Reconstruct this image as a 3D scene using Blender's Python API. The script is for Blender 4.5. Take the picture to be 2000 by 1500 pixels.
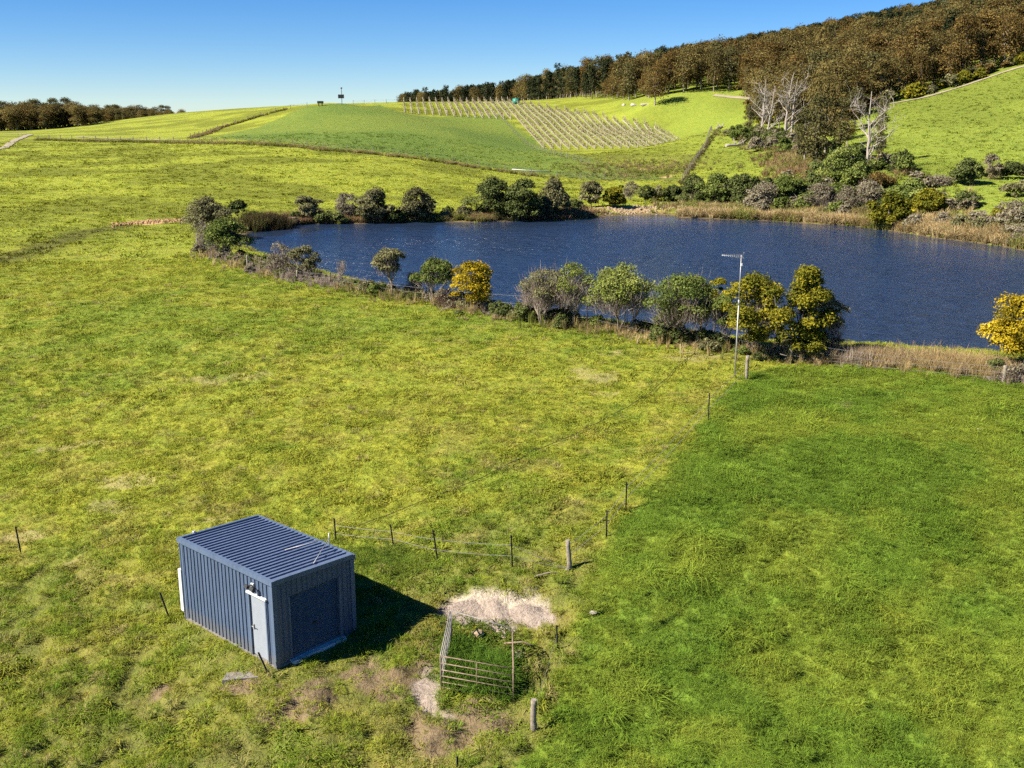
import bpy, bmesh, math, random
import numpy as np
from mathutils import Vector, Matrix

for o in list(bpy.data.objects):
    bpy.data.objects.remove(o)
SC = bpy.context.scene
COL = SC.collection
R = math.radians

# ------------------------------------------------------------------ camera, sky, sun, exposure
FPX = 2050.0                      # focal length in pixels of a 2000 px wide frame
PITCH = math.atan(530.0 / FPX)
CAMZ = 13.2                       # above the lake surface (z = 0)
cam_d = bpy.data.cameras.new("camera")
cam = bpy.data.objects.new("camera", cam_d)
COL.objects.link(cam)
cam_d.sensor_fit = 'HORIZONTAL'
cam_d.sensor_width = 36.0
cam_d.lens = FPX / 2000.0 * 36.0
cam_d.clip_start = 0.5
cam_d.clip_end = 9000
cam.location = (0, 0, CAMZ)
cam.rotation_euler = (math.pi / 2 - PITCH, 0, 0)
SC.camera = cam

SUN_EL = 41.5
SUN_TO = Vector((2.65, 1.0, 0)).normalized()       # the way the shadows fall
world = bpy.data.worlds.new("World")
SC.world = world
world.use_nodes = True
wn = world.node_tree
sky = wn.nodes.new('ShaderNodeTexSky')
sky.sky_type = 'NISHITA'
sky.sun_disc = False
sky.sun_elevation = R(SUN_EL)
sky.sun_rotation = math.atan2(-SUN_TO.x, -SUN_TO.y)
sky.altitude = 6000
sky.air_density = 1.6
sky.dust_density = 0.0
sky.ozone_density = 6.0
bg = wn.nodes['Background']
hsv = wn.nodes.new('ShaderNodeHueSaturation')
hsv.inputs['Hue'].default_value = 0.508
hsv.inputs['Saturation'].default_value = 1.26
wn.links.new(sky.outputs[0], hsv.inputs['Color'])
wn.links.new(hsv.outputs[0], bg.inputs[0])
bg.inputs[1].default_value = 0.05
sun_d = bpy.data.lights.new("sun", 'SUN')
sun_d.energy = 5.0
sun_d.angle = R(0.5)
sun_d.color = (1.0, 0.93, 0.80)
sun = bpy.data.objects.new("sun", sun_d)
COL.objects.link(sun)
sd = Vector((SUN_TO.x * math.cos(R(SUN_EL)), SUN_TO.y * math.cos(R(SUN_EL)), -math.sin(R(SUN_EL))))
sun.rotation_euler = sd.to_track_quat('-Z', 'Y').to_euler()
SC.view_settings.view_transform = 'Standard'
SC.view_settings.look = 'None'
SC.view_settings.gamma = 1
SC.view_settings.exposure = 1.42
SC.cycles.use_denoising = False
SC.cycles.denoiser = 'OPENIMAGEDENOISE'
SC.cycles.denoising_prefilter = 'ACCURATE'
SC.cycles.sample_clamp_indirect = 4
SC.cycles.use_adaptive_sampling = True
SC.cycles.adaptive_threshold = 0.016
SC.cycles.adaptive_min_samples = 16
SC.cycles.max_bounces = 4
SC.cycles.diffuse_bounces = 2
SC.cycles.transparent_max_bounces = 6

RNG = np.random.default_rng(7)

# ------------------------------------------------------------------ noise, survey of the ground
def vnoise(x, y, seed=0):
    xi = np.floor(x).astype(np.int64); yi = np.floor(y).astype(np.int64)
    fx = x - xi; fy = y - yi
    fx = fx * fx * (3 - 2 * fx); fy = fy * fy * (3 - 2 * fy)
    def h(a, b):
        n = (a * 374761393 + b * 668265263 + seed * 974634777) & 0xFFFFFFFF
        n = ((n ^ (n >> 13)) * 1274126177) & 0xFFFFFFFF
        n = n ^ (n >> 16)
        return (n & 0xFFFFFF) / float(0xFFFFFF)
    a = h(xi, yi); b = h(xi + 1, yi); c = h(xi, yi + 1); d = h(xi + 1, yi + 1)
    return (a + (b - a) * fx) * (1 - fy) + (c + (d - c) * fx) * fy

def fbm(x, y, s=1.0, seed=0, o=4):
    x = np.asarray(x, float) / s; y = np.asarray(y, float) / s
    v = 0; a = 0.5; t = 0
    for i in range(o):
        v = v + a * vnoise(x + 17.3 * i, y - 9.1 * i, seed + i); t += a; a *= 0.5; x = x * 2.03; y = y * 2.03
    return v / t

def smooth(a, b, x):
    t = np.clip((x - a) / (b - a), 0, 1)
    return t * t * (3 - 2 * t)

CP, SP = math.cos(PITCH), math.sin(PITCH)
def sight(px, py):
    """direction in the world of a point in the survey picture (depth 1)"""
    X = (px - 1000) / FPX; U = (750 - py) / FPX
    return np.array([X, CP + U * SP, -SP + U * CP])

def on_level(px, py, z):
    d = sight(px, py); t = (z - CAMZ) / d[2]
    return d * t + np.array([0, 0, CAMZ])

def at_dist(px, py, y):
    d = sight(px, py)
    return d * (y / d[1]) + np.array([0, 0, CAMZ])

# heights known on the ground: (px, py, z) close by, (px, py, distance) far off
near_z = [(542, 1306, -2.7), (364, 1209, -2.7), (682, 1239, -2.65), (1042, 1425, -3.1), (1113, 1110, -1.95), (1184, 1048, -1.5),
          (1222, 998, -1.15), (1384, 822, -0.1), (1458, 740, 0.5), (1545, 705, 0.65), (1147, 640, 0.7), (833, 590, 0.7), (646, 558, 0.75),
          (484, 522, 0.8), (388, 478, 0.9), (1000, 1500, -3.5), (300, 1500, -3.7), (0, 1400, -3.6), (0, 1100, -3.0), (850, 1092, -1.9),
          (656, 1055, -2.0), (500, 900, -1.3), (0, 900, -2.1), (0, 750, -1.2), (400, 700, -0.2), (800, 750, 0.0), (0, 600, -0.2), (0, 500, 0.6),
          (200, 447, 1.0), (250, 560, 0.4), (2000, 755, 0.6), (1750, 725, 0.6), (2000, 1000, -1.6), (2000, 1500, -3.9), (1500, 1500, -3.7), (1500, 1000, -1.3),
          (1100, 800, -0.1), (2600, 765, 0.6), (2700, 1100, -2.2), (-600, 1100, -3.2), (-600, 800, -1.6), (-600, 560, 0.0), (-500, 450, 1.3)]
far_d = [(0, 430, 119), (0, 350, 170), (0, 290, 232), (0, 256, 400), (180, 243, 420), (360, 219, 440), (370, 272, 260), (300, 350, 165),
         (560, 209, 360), (650, 203, 330), (650, 280, 225), (650, 330, 175), (650, 405, 139), (480, 250, 300), (900, 330, 195), (900, 260, 280), (820, 202, 385), (800, 223, 350),
         (1000, 202, 405), (1070, 290, 290), (1330, 289, 290), (1200, 240, 345), (1100, 345, 205), (980, 410, 141), (1240, 400, 145), (1330, 355, 185), (1400, 252, 262),
         (1280, 206, 345), (1440, 190, 345), (1440, 262, 250), (1540, 300, 195), (1540, 345, 165), (1700, 330, 168), (1740, 203, 252), (1850, 175, 258), (2000, 126, 262),
         (2000, 230, 200), (2000, 345, 150), (2000, 405, 124), (1800, 300, 180), (1850, 360, 142), (1600, 400, 145), (1430, 385, 160), (2000, 455, 110), (1780, 420, 132),
         (2500, 440, 110), (2600, 300, 150), (2600, 100, 230), (-500, 350, 165), (-500, 290, 230), (-500, 262, 400)]
hill_d = [(2000, 40, 470), (1600, 110, 500), (1280, 165, 560), (1000, 210, 560), (820, 228, 560), (2600, -60, 430), (1280, 150, 700), (1600, 90, 750), (2000, 20, 750), (1000, 206, 800),
          (650, 235, 520), (360, 240, 620), (0, 262, 620), (-500, 262, 620), (600, 245, 900), (0, 250, 900), (2000, 60, 1300), (1000, 220, 1300), (0, 240, 1300), (-800, 240, 1300), (2800, 20, 1300), (2800, -20, 750)]
raw = [on_level(*c) for c in near_z] + [at_dist(*c) for c in far_d] + [at_dist(*c) for c in hill_d]
raw += [np.array(p, float) for p in [(-25, 5, -4.2), (0, 8, -4.5), (25, 5, -4.6), (0, -10, -5), (-14, -10, -5), (14, -10, -5), (-45, 30, -3.4), (45, 30, -3.4)]]
# the vineyard slope is an even grade
raw += [np.array([x0_ - .109 * (y_ - 290), y_, 4.0 + .1122 * (y_ - 290)]) for x0_, ys_ in ((10, (290, 315, 345, 375, 400)), (24, (290, 315, 345, 375)), (36, (290, 315, 345)), (48, (290, 310, 330))) for y_ in ys_]
raw = np.array(raw)
OFF = 26.0
def uv_of(x, y):
    return x / (y + OFF) * 1.4, np.log(np.maximum(y + OFF, 4.0))
cu, cv = uv_of(raw[:, 0], raw[:, 1])
def tps_k(r2):
    return 0.5 * r2 * np.log(r2 + 1e-12)
n = len(raw)
K = tps_k((cu[:, None] - cu) ** 2 + (cv[:, None] - cv) ** 2) + np.eye(n) * 2e-4
P = np.stack([np.ones(n), cu, cv], 1)
A = np.zeros((n + 3, n + 3)); A[:n, :n] = K; A[:n, n:] = P; A[n:, :n] = P.T
W_T = np.linalg.solve(A, np.concatenate([raw[:, 2], np.zeros(3)]))

LAKE_PX = [(465, 476), (520, 498), (600, 523), (700, 550), (833, 575), (950, 595), (1080, 613), (1200, 627), (1330, 647), (1480, 664), (1650, 674), (1800, 686), (1950, 699),
           (2150, 708), (2500, 715), (2900, 640), (2700, 570), (2350, 530), (2150, 508), (2000, 490), (1880, 472), (1820, 463), (1750, 452), (1650, 440), (1500, 432), (1400, 428), (1330, 425), (1305, 419), (1230, 421),
           (1150, 427), (1080, 431), (1000, 432), (930, 434), (880, 433), (800, 435), (740, 436), (660, 438), (600, 438), (545, 446), (500, 452), (478, 458)]
LAKE = np.array([on_level(a, b, 0.0)[:2] for a, b in LAKE_PX])
def resample(poly, step, closed=False):
    p = np.array(poly, float)
    if closed: p = np.vstack([p, p[:1]])
    L = np.concatenate([[0], np.cumsum(np.linalg.norm(np.diff(p, axis=0), axis=1))])
    t = np.linspace(0, L[-1], max(2, int(L[-1] / step) + 1))
    return np.stack([np.interp(t, L, p[:, k]) for k in range(p.shape[1])], 1)
_l = resample(LAKE, 2.0, True)[:-1]
_c = _l.mean(0)
_r = np.random.default_rng(3).normal(0, 0.35, len(_l)); _r = (_r + np.roll(_r, 1) + np.roll(_r, -1)) / 1.8
LAKE = _l + (_l - _c) / np.linalg.norm(_l - _c, axis=1)[:, None] * _r[:, None]

def poly_in(poly, x, y):
    x = np.asarray(x); inside = np.zeros(x.shape, bool)
    px, py = poly[:, 0], poly[:, 1]; j = len(poly) - 1
    for i in range(len(poly)):
        if py[i] != py[j]:
            c = ((py[i] > y) != (py[j] > y)) & (x < (px[j] - px[i]) * (y - py[i]) / (py[j] - py[i]) + px[i])
            inside ^= c
        j = i
    return inside

def line_dist(poly, x, y, closed=False):
    x = np.asarray(x, float); d = np.full(x.shape, 1e9)
    m = len(poly)
    for i in range(m if closed else m - 1):
        a = poly[i]; b = poly[(i + 1) % m]; ab = b - a
        t = np.clip(((x - a[0]) * ab[0] + (y - a[1]) * ab[1]) / max(ab @ ab, 1e-9), 0, 1)
        d = np.minimum(d, (x - a[0] - t * ab[0]) ** 2 + (y - a[1] - t * ab[1]) ** 2)
    return np.sqrt(d)

def shore(x, y):
    """signed distance to the shore, positive on land"""
    x = np.asarray(x, float); y = np.asarray(y, float)
    s = np.full(x.shape, 99.0)
    m = (y > 42) & (y < 165) & (x > -60) & (x < 160)
    if m.any():
        d = line_dist(LAKE, x[m], y[m], True); i = poly_in(LAKE, x[m], y[m])
        s[m] = np.where(i, -d, d)
    return s

def height(x, y, micro=True):
    x = np.atleast_1d(np.asarray(x, float)); y = np.atleast_1d(np.asarray(y, float))
    out = np.empty(x.shape)
    fx, fy, fo = x.ravel(), y.ravel(), out.ravel()
    for i in range(0, fx.size, 60000):
        u, v = uv_of(fx[i:i + 60000], fy[i:i + 60000])
        k = tps_k((u[:, None] - cu) ** 2 + (v[:, None] - cv) ** 2)
        fo[i:i + 60000] = k @ W_T[:n] + W_T[n] + W_T[n + 1] * u + W_T[n + 2] * v
    out = fo.reshape(x.shape)
    if micro:
        sx, sy = SHED_C
        k = smooth(2.2, 4.5, np.hypot(x - sx, y - sy))
        far = smooth(60, 260, y)
        out = out + (fbm(x, y, 9, 5, 3) - .5) * 0.30 * (1 - .7 * far) * k + (fbm(x, y, 60, 7, 2) - .5) * 1.2 * far + (fbm(x, y, 1.1, 6, 3) - .5) * (0.26 - .14 * smooth(50, 80, y)) * k
        pg = (1 - smooth(31, 41, y + (fbm(x, y, 5, 26, 3) - .5) * 9)) * k
        hm = fbm(x, y, .55, 61, 3)
        out = out + pg * (smooth(.36, .62, hm) - .6) * .20 + (1 - pg) * (1 - smooth(60, 80, y)) * k * (hm - .5) * .10
    s = shore(x, y)
    t = smooth(0.0, 4.5, s)
    land = np.maximum(out, 0.25) * t + (0.03 + 0.10 * np.maximum(s, 0)) * (1 - t)
    near = (s < 4.5)
    out = np.where(near & (s >= 0), land, out)
    out = np.where(s < 0, np.maximum(s * 0.4, -1.6) + 0.03, out)
    return out

# the shed stands here (corner by the door; long side runs along E1, the roller door side along E2)
SH_D = on_level(542, 1306.3, -2.7)
YAW = 0.85
E1 = np.array([-math.sin(YAW), math.cos(YAW)]); E2 = np.array([math.cos(YAW), math.sin(YAW)])
SHL, SHW, SHH1, SHH2 = 4.82, 2.97, 2.75, 2.62
SHED_C = SH_D[:2] + E1 * SHL / 2 + E2 * SHW / 2

def gz(x, y):
    return float(height([x], [y])[0])

def ground_at(px, py):
    """where a line of sight meets the ground"""
    d = sight(px, py)
    ys = np.concatenate([np.arange(8, 150, .5), np.arange(150, 900, 2.0)])
    t = ys / d[1]
    X = d[0] * t; Z = CAMZ + d[2] * t
    h = height(X, ys)
    k = np.nonzero(Z <= h)[0]
    i = k[0] if len(k) else len(ys) - 1
    if i > 0:
        a0 = Z[i - 1] - h[i - 1]; a1 = Z[i] - h[i]
        f = a0 / max(a0 - a1, 1e-6); f = min(max(f, 0), 1)
    else: f = 0; i = 1
    y = ys[i - 1] + (ys[i] - ys[i - 1]) * f; tt = y / d[1]
    return np.array([d[0] * tt, y, gz(d[0] * tt, y)])

def depth_of(p):
    return p[1] * CP + (CAMZ - p[2]) * SP

# ------------------------------------------------------------------ materials
class NT:
    def __init__(s, name):
        s.m = bpy.data.materials.new(name); s.m.use_nodes = True
        s.t = s.m.node_tree; s.N = s.t.nodes; s.N.clear()
        s.out = s.N.new('ShaderNodeOutputMaterial')
    def n(s, t, **k):
        o = s.N.new(t)
        for a, b in k.items():
            if a.startswith('i_'):
                o.inputs[a[2:].replace('_', ' ')].default_value = b
            else: setattr(o, a, b)
        return o
    def l(s, a, b): s.t.links.new(a, b)
    def noise(s, scale, detail=4, rough=.6, vec=None):
        o = s.n('ShaderNodeTexNoise'); o.inputs['Scale'].default_value = scale; o.inputs['Detail'].default_value = detail; o.inputs['Roughness'].default_value = rough
        if vec is not None: s.l(vec, o.inputs['Vector'])
        return o.outputs['Fac']
    def ramp(s, fac, stops):
        o = s.n('ShaderNodeValToRGB'); e = o.color_ramp.elements
        while len(e) < len(stops): e.new(0.5)
        for i, (p, c) in enumerate(stops):
            e[i].position = p; e[i].color = (*c, 1) if len(c) == 3 else c
        s.l(fac, o.inputs[0]); return o.outputs[0]
    def mix(s, f, a, b, mode='MIX'):
        o = s.n('ShaderNodeMix', data_type='RGBA', blend_type=mode)
        for v, sock in ((f, o.inputs[0]), (a, o.inputs[6]), (b, o.inputs[7])):
            if isinstance(v, (int, float)): sock.default_value = v
            elif isinstance(v, tuple): sock.default_value = (*v, 1)
            else: s.l(v, sock)
        return o.outputs[2]
    def math(s, op, a, b=0.0, clamp=False):
        o = s.n('ShaderNodeMath', operation=op, use_clamp=clamp)
        for v, sock in ((a, o.inputs[0]), (b, o.inputs[1])):
            if isinstance(v, (int, float)): sock.default_value = v
            else: s.l(v, sock)
        return o.outputs[0]
    def attr(s, name, typ='GEOMETRY'):
        o = s.n('ShaderNodeAttribute', attribute_name=name, attribute_type=typ); return o
    def pos(s): return s.n('ShaderNodeNewGeometry').outputs['Position']
    def objc(s): return s.n('ShaderNodeTexCoord').outputs['Object']
    def bump(s, h, strength=.5, dist=.05, normal=None):
        o = s.n('ShaderNodeBump'); o.inputs['Strength'].default_value = strength; o.inputs['Distance'].default_value = dist
        s.l(h, o.inputs['Height']); return o.outputs[0]
    def pbr(s, color, rough=.7, metal=0., normal=None, spec=.3):
        b = s.n('ShaderNodeBsdfPrincipled')
        for v, k in ((color, 'Base Color'), (rough, 'Roughness'), (metal, 'Metallic'), (spec, 'Specular IOR Level')):
            if isinstance(v, (int, float)): b.inputs[k].default_value = v
            elif isinstance(v, tuple): b.inputs[k].default_value = (*v, 1)
            else: s.l(v, b.inputs[k])
        if normal is not None: s.l(normal, b.inputs['Normal'])
        s.l(b.outputs[0], s.out.inputs[0]); return b

def mat_solid(name, c, rough=.6, metal=0., var=.25, scale=6., bump=0.):
    t = NT(name); v = t.objc()
    f = t.noise(scale, 5, .65, v)
    col = t.ramp(f, [(0.3, tuple(x * (1 - var) for x in c)), (0.7, tuple(min(1, x * (1 + var)) for x in c))])
    nb = t.bump(t.noise(scale * 6, 4, .7, v), bump, .02) if bump else None
    t.pbr(col, rough, metal, nb); return t.m

def mat_leaf(name, dark, mid, light, trans=.25, inst=False):
    """leaves: the tint of each leaf is stored on the leaf, plus a small offset for the whole plant"""
    t = NT(name)
    a = t.attr('tint').outputs['Fac']
    r = t.n('ShaderNodeObjectInfo').outputs['Random']
    a = t.math('ADD', a, t.math('MULTIPLY', t.math('SUBTRACT', r, .5), .28))
    col = t.ramp(a, [(0.0, dark), (0.5, mid), (1.0, light)])
    d = t.n('ShaderNodeBsdfDiffuse'); tr = t.n('ShaderNodeBsdfTranslucent'); mx = t.n('ShaderNodeMixShader')
    t.l(col, d.inputs[0]); t.l(col, tr.inputs[0]); mx.inputs[0].default_value = trans
    t.l(d.outputs[0], mx.inputs[1]); t.l(tr.outputs[0], mx.inputs[2]); t.l(mx.outputs[0], t.out.inputs[0])
    return t.m

def mat_grass(name, trans=.3):
    """blade colour is carried by each tuft (col), darker and paler blades inside a tuft (tint)"""
    t = NT(name)
    c = t.attr('col', 'INSTANCER').outputs['Color']
    a = t.attr('tint').outputs['Fac']
    col = t.mix(1.0, c, t.ramp(a, [(0, (.62, .68, .6)), (.5, (1, 1, 1)), (1, (1.35, 1.25, 1.2))]), 'MULTIPLY')
    d = t.n('ShaderNodeBsdfDiffuse'); tr = t.n('ShaderNodeBsdfTranslucent'); mx = t.n('ShaderNodeMixShader')
    t.l(col, d.inputs[0]); t.l(col, tr.inputs[0]); mx.inputs[0].default_value = trans
    t.l(d.outputs[0], mx.inputs[1]); t.l(tr.outputs[0], mx.inputs[2]); t.l(mx.outputs[0], t.out.inputs[0])
    return t.m

M = {}
M['leaf_green'] = mat_leaf('leaf_green', (.06, .085, .020), (.130, .162, .038), (.235, .26, .07))
M['leaf_fresh'] = mat_leaf('leaf_fresh', (.07, .09, .020), (.155, .185, .038), (.27, .29, .075))
M['leaf_dark'] = mat_leaf('leaf_dark', (.048, .060, .020), (.102, .122, .038), (.185, .20, .065))
M['leaf_olive'] = mat_leaf('leaf_olive', (.08, .076, .036), (.160, .152, .070), (.26, .24, .12))
M['leaf_grey'] = mat_leaf('leaf_grey', (.11, .095, .06), (.205, .175, .115), (.32, .28, .19))
M['leaf_wattle'] = mat_leaf('leaf_wattle', (.13, .105, .012), (.38, .275, .016), (.62, .46, .04))
M['leaf_wattle_green'] = mat_leaf('leaf_wattle_green', (.06, .07, .010), (.165, .155, .018), (.36, .29, .025))
M['leaf_gum'] = mat_leaf('leaf_gum', (.050, .041, .015), (.138, .108, .037), (.25, .195, .068))
M['leaf_gum_dark'] = mat_leaf('leaf_gum_dark', (.042, .042, .018), (.105, .096, .036), (.185, .162, .062))
M['leaf_rust'] = mat_leaf('leaf_rust', (.056, .040, .014), (.158, .106, .034), (.265, .180, .058))
M['leaf_pine'] = mat_leaf('leaf_pine', (.016, .024, .012), (.038, .045, .02), (.08, .085, .035))
M['twig'] = mat_leaf('twig', (.13, .10, .08), (.24, .19, .155), (.38, .32, .27), .05)
M['twig_red'] = mat_leaf('twig_red', (.10, .055, .035), (.19, .115, .08), (.30, .21, .15), .05)
M['straw'] = mat_leaf('straw', (.16, .12, .05), (.34, .26, .12), (.55, .45, .24))
M['bark_pale'] = mat_solid('bark_pale', (.25, .205, .16), .85, 0, .35, 3, .4)
M['bark_grey'] = mat_solid('bark_grey', (.22, .18, .145), .9, 0, .35, 3, .4)
M['bark_dead'] = mat_solid('bark_dead', (.29, .25, .212), .85, 0, .3, 2, .3)
M['bark_dark'] = mat_solid('bark_dark', (.10, .08, .06), .9, 0, .3, 3, .4)
M['grass'] = mat_grass('grass')
M['timber'] = mat_solid('timber', (.20, .17, .13), .9, 0, .4, 9, .6)
M['picket'] = mat_solid('picket', (.030, .026, .024), .75, 0, .4, 9)
M['wire'] = mat_solid('wire', (.20, .19, .18), .6, .2, .2, 3)
M['galv'] = mat_solid('galv', (.36, .355, .35), .5, .45, .15, 5)
M['rust_pipe'] = mat_solid('rust_pipe', (.19, .135, .095), .8, .1, .5, 9)
M['galv_old'] = mat_solid('galv_old', (.235, .215, .195), .65, .2, .35, 8)
M['white_paint'] = mat_solid('white_paint', (.52, .52, .50), .5, 0, .06, 4)
M['door_grey'] = mat_solid('door_grey', (.235, .255, .29), .5, 0, .06, 3)
M['black_plastic'] = mat_solid('black_plastic', (.02, .02, .022), .5, 0, .2, 4)
M['concrete'] = mat_solid('concrete', (.175, .155, .14), .9, 0, .25, 5, .4)
M['old_timber'] = mat_solid('old_timber', (.25, .22, .20), .9, 0, .3, 6, .5)
M['tank_green'] = mat_solid('tank_green', (.02, .17, .12), .5, 0, .1, 2)
M['rock'] = mat_solid('rock', (.34, .30, .24), .9, 0, .25, 3, .5)
M['clay'] = mat_solid('clay', (.30, .18, .09), .95, 0, .3, 3, .6)
M['sandstone'] = mat_solid('sandstone', (.27, .20, .125), .95, 0, .3, 2, .6)
M['track'] = mat_solid('track', (.25, .21, .145), .95, 0, .2, .4, .4)

def mat_steel_sheet(name, c, rough=.42):
    t = NT(name); v = t.objc()
    f = t.noise(1.3, 5, .6, v); g = t.noise(14, 4, .7, v)
    col = t.ramp(f, [(.3, tuple(x * .90 for x in c)), (.7, tuple(x * 1.08 for x in c))])
    col = t.mix(t.ramp(g, [(.60, (0, 0, 0)), (.8, (.22, .22, .22))]), col, (.30, .30, .29))
    z = t.n('ShaderNodeSeparateXYZ'); t.l(v, z.inputs[0])
    hgt = t.math('ADD', z.outputs[2], t.math('MULTIPLY', t.noise(3.5, 5, .7, v), -.55))
    mp = t.n('ShaderNodeMapping'); mp.inputs['Scale'].default_value = (9, 9, .35); t.l(v, mp.inputs[0])
    run = t.ramp(t.noise(1.0, 4, .6, mp.outputs[0]), [(.35, (.86, .86, .87)), (.65, (1.08, 1.08, 1.07))])
    col = t.mix(1.0, col, run, 'MULTIPLY')
    col = t.mix(t.ramp(hgt, [(0., (.34, .34, .34)), (.28, (0, 0, 0))]), col, (.16, .13, .085))
    rg = t.math('ADD', t.math('MULTIPLY', g, .2), rough - .1)
    t.pbr(col, rg, 0.0, None, .22); return t.m
M['steel_blue'] = mat_steel_sheet('steel_blue', (.070, .098, .155))
M['steel_roof'] = mat_steel_sheet('steel_roof', (.092, .122, .195))
M['steel_roller'] = mat_steel_sheet('steel_roller', (.058, .078, .112))  # wall steel made darker: shade of the sunless front put into the colour
M['steel_trim'] = mat_steel_sheet('steel_trim', (.085, .118, .18))

# ------------------------------------------------------------------ mesh helpers
def link(o, parent=None):
    COL.objects.link(o)
    if parent is not None: o.parent = parent
    return o

def np_mesh(name, V, F, mats=(), tint=None, smooth_=False):
    """V (n,3); F (m,k) all faces with k corners"""
    me = bpy.data.meshes.new(name)
    V = np.asarray(V, np.float32); F = np.asarray(F, np.int32)
    me.vertices.add(len(V)); me.vertices.foreach_set('co', V.ravel())
    k = F.shape[1]
    me.loops.add(F.size); me.loops.foreach_set('vertex_index', F.ravel())
    me.polygons.add(len(F)); me.polygons.foreach_set('loop_start', np.arange(0, F.size, k, dtype=np.int32))
    me.polygons.foreach_set('use_smooth', np.full(len(F), smooth_, bool))
    for m in mats: me.materials.append(m)
    if tint is not None:
        a = me.attributes.new('tint', 'FLOAT', 'POINT'); a.data.foreach_set('value', np.asarray(tint, np.float32))
    me.update(calc_edges=True); me.validate()
    return me

class MB:
    def __init__(s): s.v = []; s.f = []; s.sm = []
    def add(s, V, F, sm=False):
        b = len(s.v); s.v += [tuple(map(float, p)) for p in V]; s.f += [tuple(b + i for i in f) for f in F]; s.sm += [sm] * len(F); return s
    def box(s, c, size, rz=0., mat=None):
        hx, hy, hz = [k / 2 for k in size]
        V = [Vector((x, y, z)) for x in (-hx, hx) for y in (-hy, hy) for z in (-hz, hz)]
        m = mat if mat else Matrix.Rotation(rz, 4, 'Z')
        V = [(m @ p) + Vector(c) for p in V]
        return s.add(V, [(0, 1, 3, 2), (4, 6, 7, 5), (0, 4, 5, 1), (2, 3, 7, 6), (0, 2, 6, 4), (1, 5, 7, 3)])
    def tube(s, pts, rad, sides=6, cap=True):
        pts = [Vector(tuple(map(float, p))) for p in pts]
        if isinstance(rad, (int, float)): rad = [rad] * len(pts)
        V = []; ref = None
        for i, p in enumerate(pts):
            d = (pts[min(i + 1, len(pts) - 1)] - pts[max(i - 1, 0)])
            d = d.normalized() if d.length > 1e-9 else Vector((0, 0, 1))
            if ref is None: ref = d.orthogonal().normalized()
            ref = (ref - d * ref.dot(d)); ref = ref.normalized() if ref.length > 1e-6 else d.orthogonal().normalized()
            b = d.cross(ref)
            for k in range(sides):
                a = 2 * math.pi * k / sides
                V.append(p + (ref * math.cos(a) + b * math.sin(a)) * rad[i])
        F = []
        for i in range(len(pts) - 1):
            for k in range(sides):
                k2 = (k + 1) % sides
                F.append((i * sides + k, i * sides + k2, (i + 1) * sides + k2, (i + 1) * sides + k))
        b0 = len(s.v); s.add(V, F, True)
        if cap:
            s.f.append(tuple(b0 + k for k in reversed(range(sides)))); s.sm.append(False)
            s.f.append(tuple(b0 + (len(pts) - 1) * sides + k for k in range(sides))); s.sm.append(False)
        return s
    def mesh(s, name, mat):
        me = bpy.data.meshes.new(name); me.from_pydata(s.v, [], s.f)
        me.polygons.foreach_set('use_smooth', s.sm)
        me.materials.append(mat); me.update(); return me
    def build(s, name, mat, parent=None):
        return link(bpy.data.objects.new(name, s.mesh(name, mat)), parent)

def empty(name, loc, rz=0., label=None, cat=None, group=None):
    o = bpy.data.objects.new(name, None); COL.objects.link(o)
    o.empty_display_size = .2
    o.location = tuple(map(float, loc)); o.rotation_euler = (0, 0, rz)
    return tag(o, label, cat, group)

def tag(o, label=None, cat=None, group=None, kind=None):
    if label: o['label'] = label
    if cat: o['category'] = cat
    if group: o['group'] = group
    if kind: o['kind'] = kind
    return o

# ------------------------------------------------------------------ paddocks (world outlines of grass types)
def px_poly(pts): return np.array([ground_at(a, b)[:2] for a, b in pts])
_lp = px_poly([(1432, 742), (1385, 832), (1300, 912), (1240, 992), (1190, 1052), (1140, 1112), (1130, 1190), (1115, 1280), (1085, 1390), (1020, 1500)])
LUSH = np.vstack([_lp, [[_lp[-1][0] - 3.5, 15], [-6, 2], [70, 0], [90, 45]], [ground_at(2300, 757)[:2], ground_at(2000, 742)[:2], ground_at(1750, 722)[:2], ground_at(1560, 712)[:2]]])
HILL = px_poly([(400, 268), (640, 291), (900, 318), (1080, 343), (1330, 350), (1180, 318), (1030, 262), (975, 224), (800, 224), (740, 205), (650, 204), (590, 211)])
ROUGH = px_poly([(1080, 345), (1330, 352), (1345, 330), (1375, 300), (1240, 302), (1050, 296), (1130, 318)])

def spot(px, py, rx, ry):
    """a patch of the ground: centre and half sizes along x and y"""
    c = ground_at(px, py); a = ground_at(px + rx, py); b = ground_at(px, py - ry); d = ground_at(px, py + ry)
    return (c[0], c[1], abs(a[0] - c[0]), max(abs(b[1] - d[1]) / 2, .2))
SAND = [spot(898, 1190, 36, 30), spot(1050, 1205, 26, 22), spot(985, 1228, 44, 16), spot(830, 1322, 20, 36), spot(968, 1184, 88, 44), spot(1040, 1190, 34, 24), spot(940, 1215, 40, 25), spot(842, 1350, 24, 48), spot(860, 1395, 38, 16), spot(1013, 1262, 14, 25)]
MUD = [spot(835, 1285, 30, 30), spot(905, 1402, 60, 22), spot(825, 1385, 30, 28), spot(880, 1425, 90, 40), spot(790, 1340, 60, 30), spot(620, 1345, 50, 20), spot(890, 1180, 60, 18), spot(740, 1325, 60, 22), spot(960, 1410, 45, 22), spot(470, 1345, 70, 14), spot(330, 1340, 40, 16), spot(560, 1400, 50, 22)]
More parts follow.
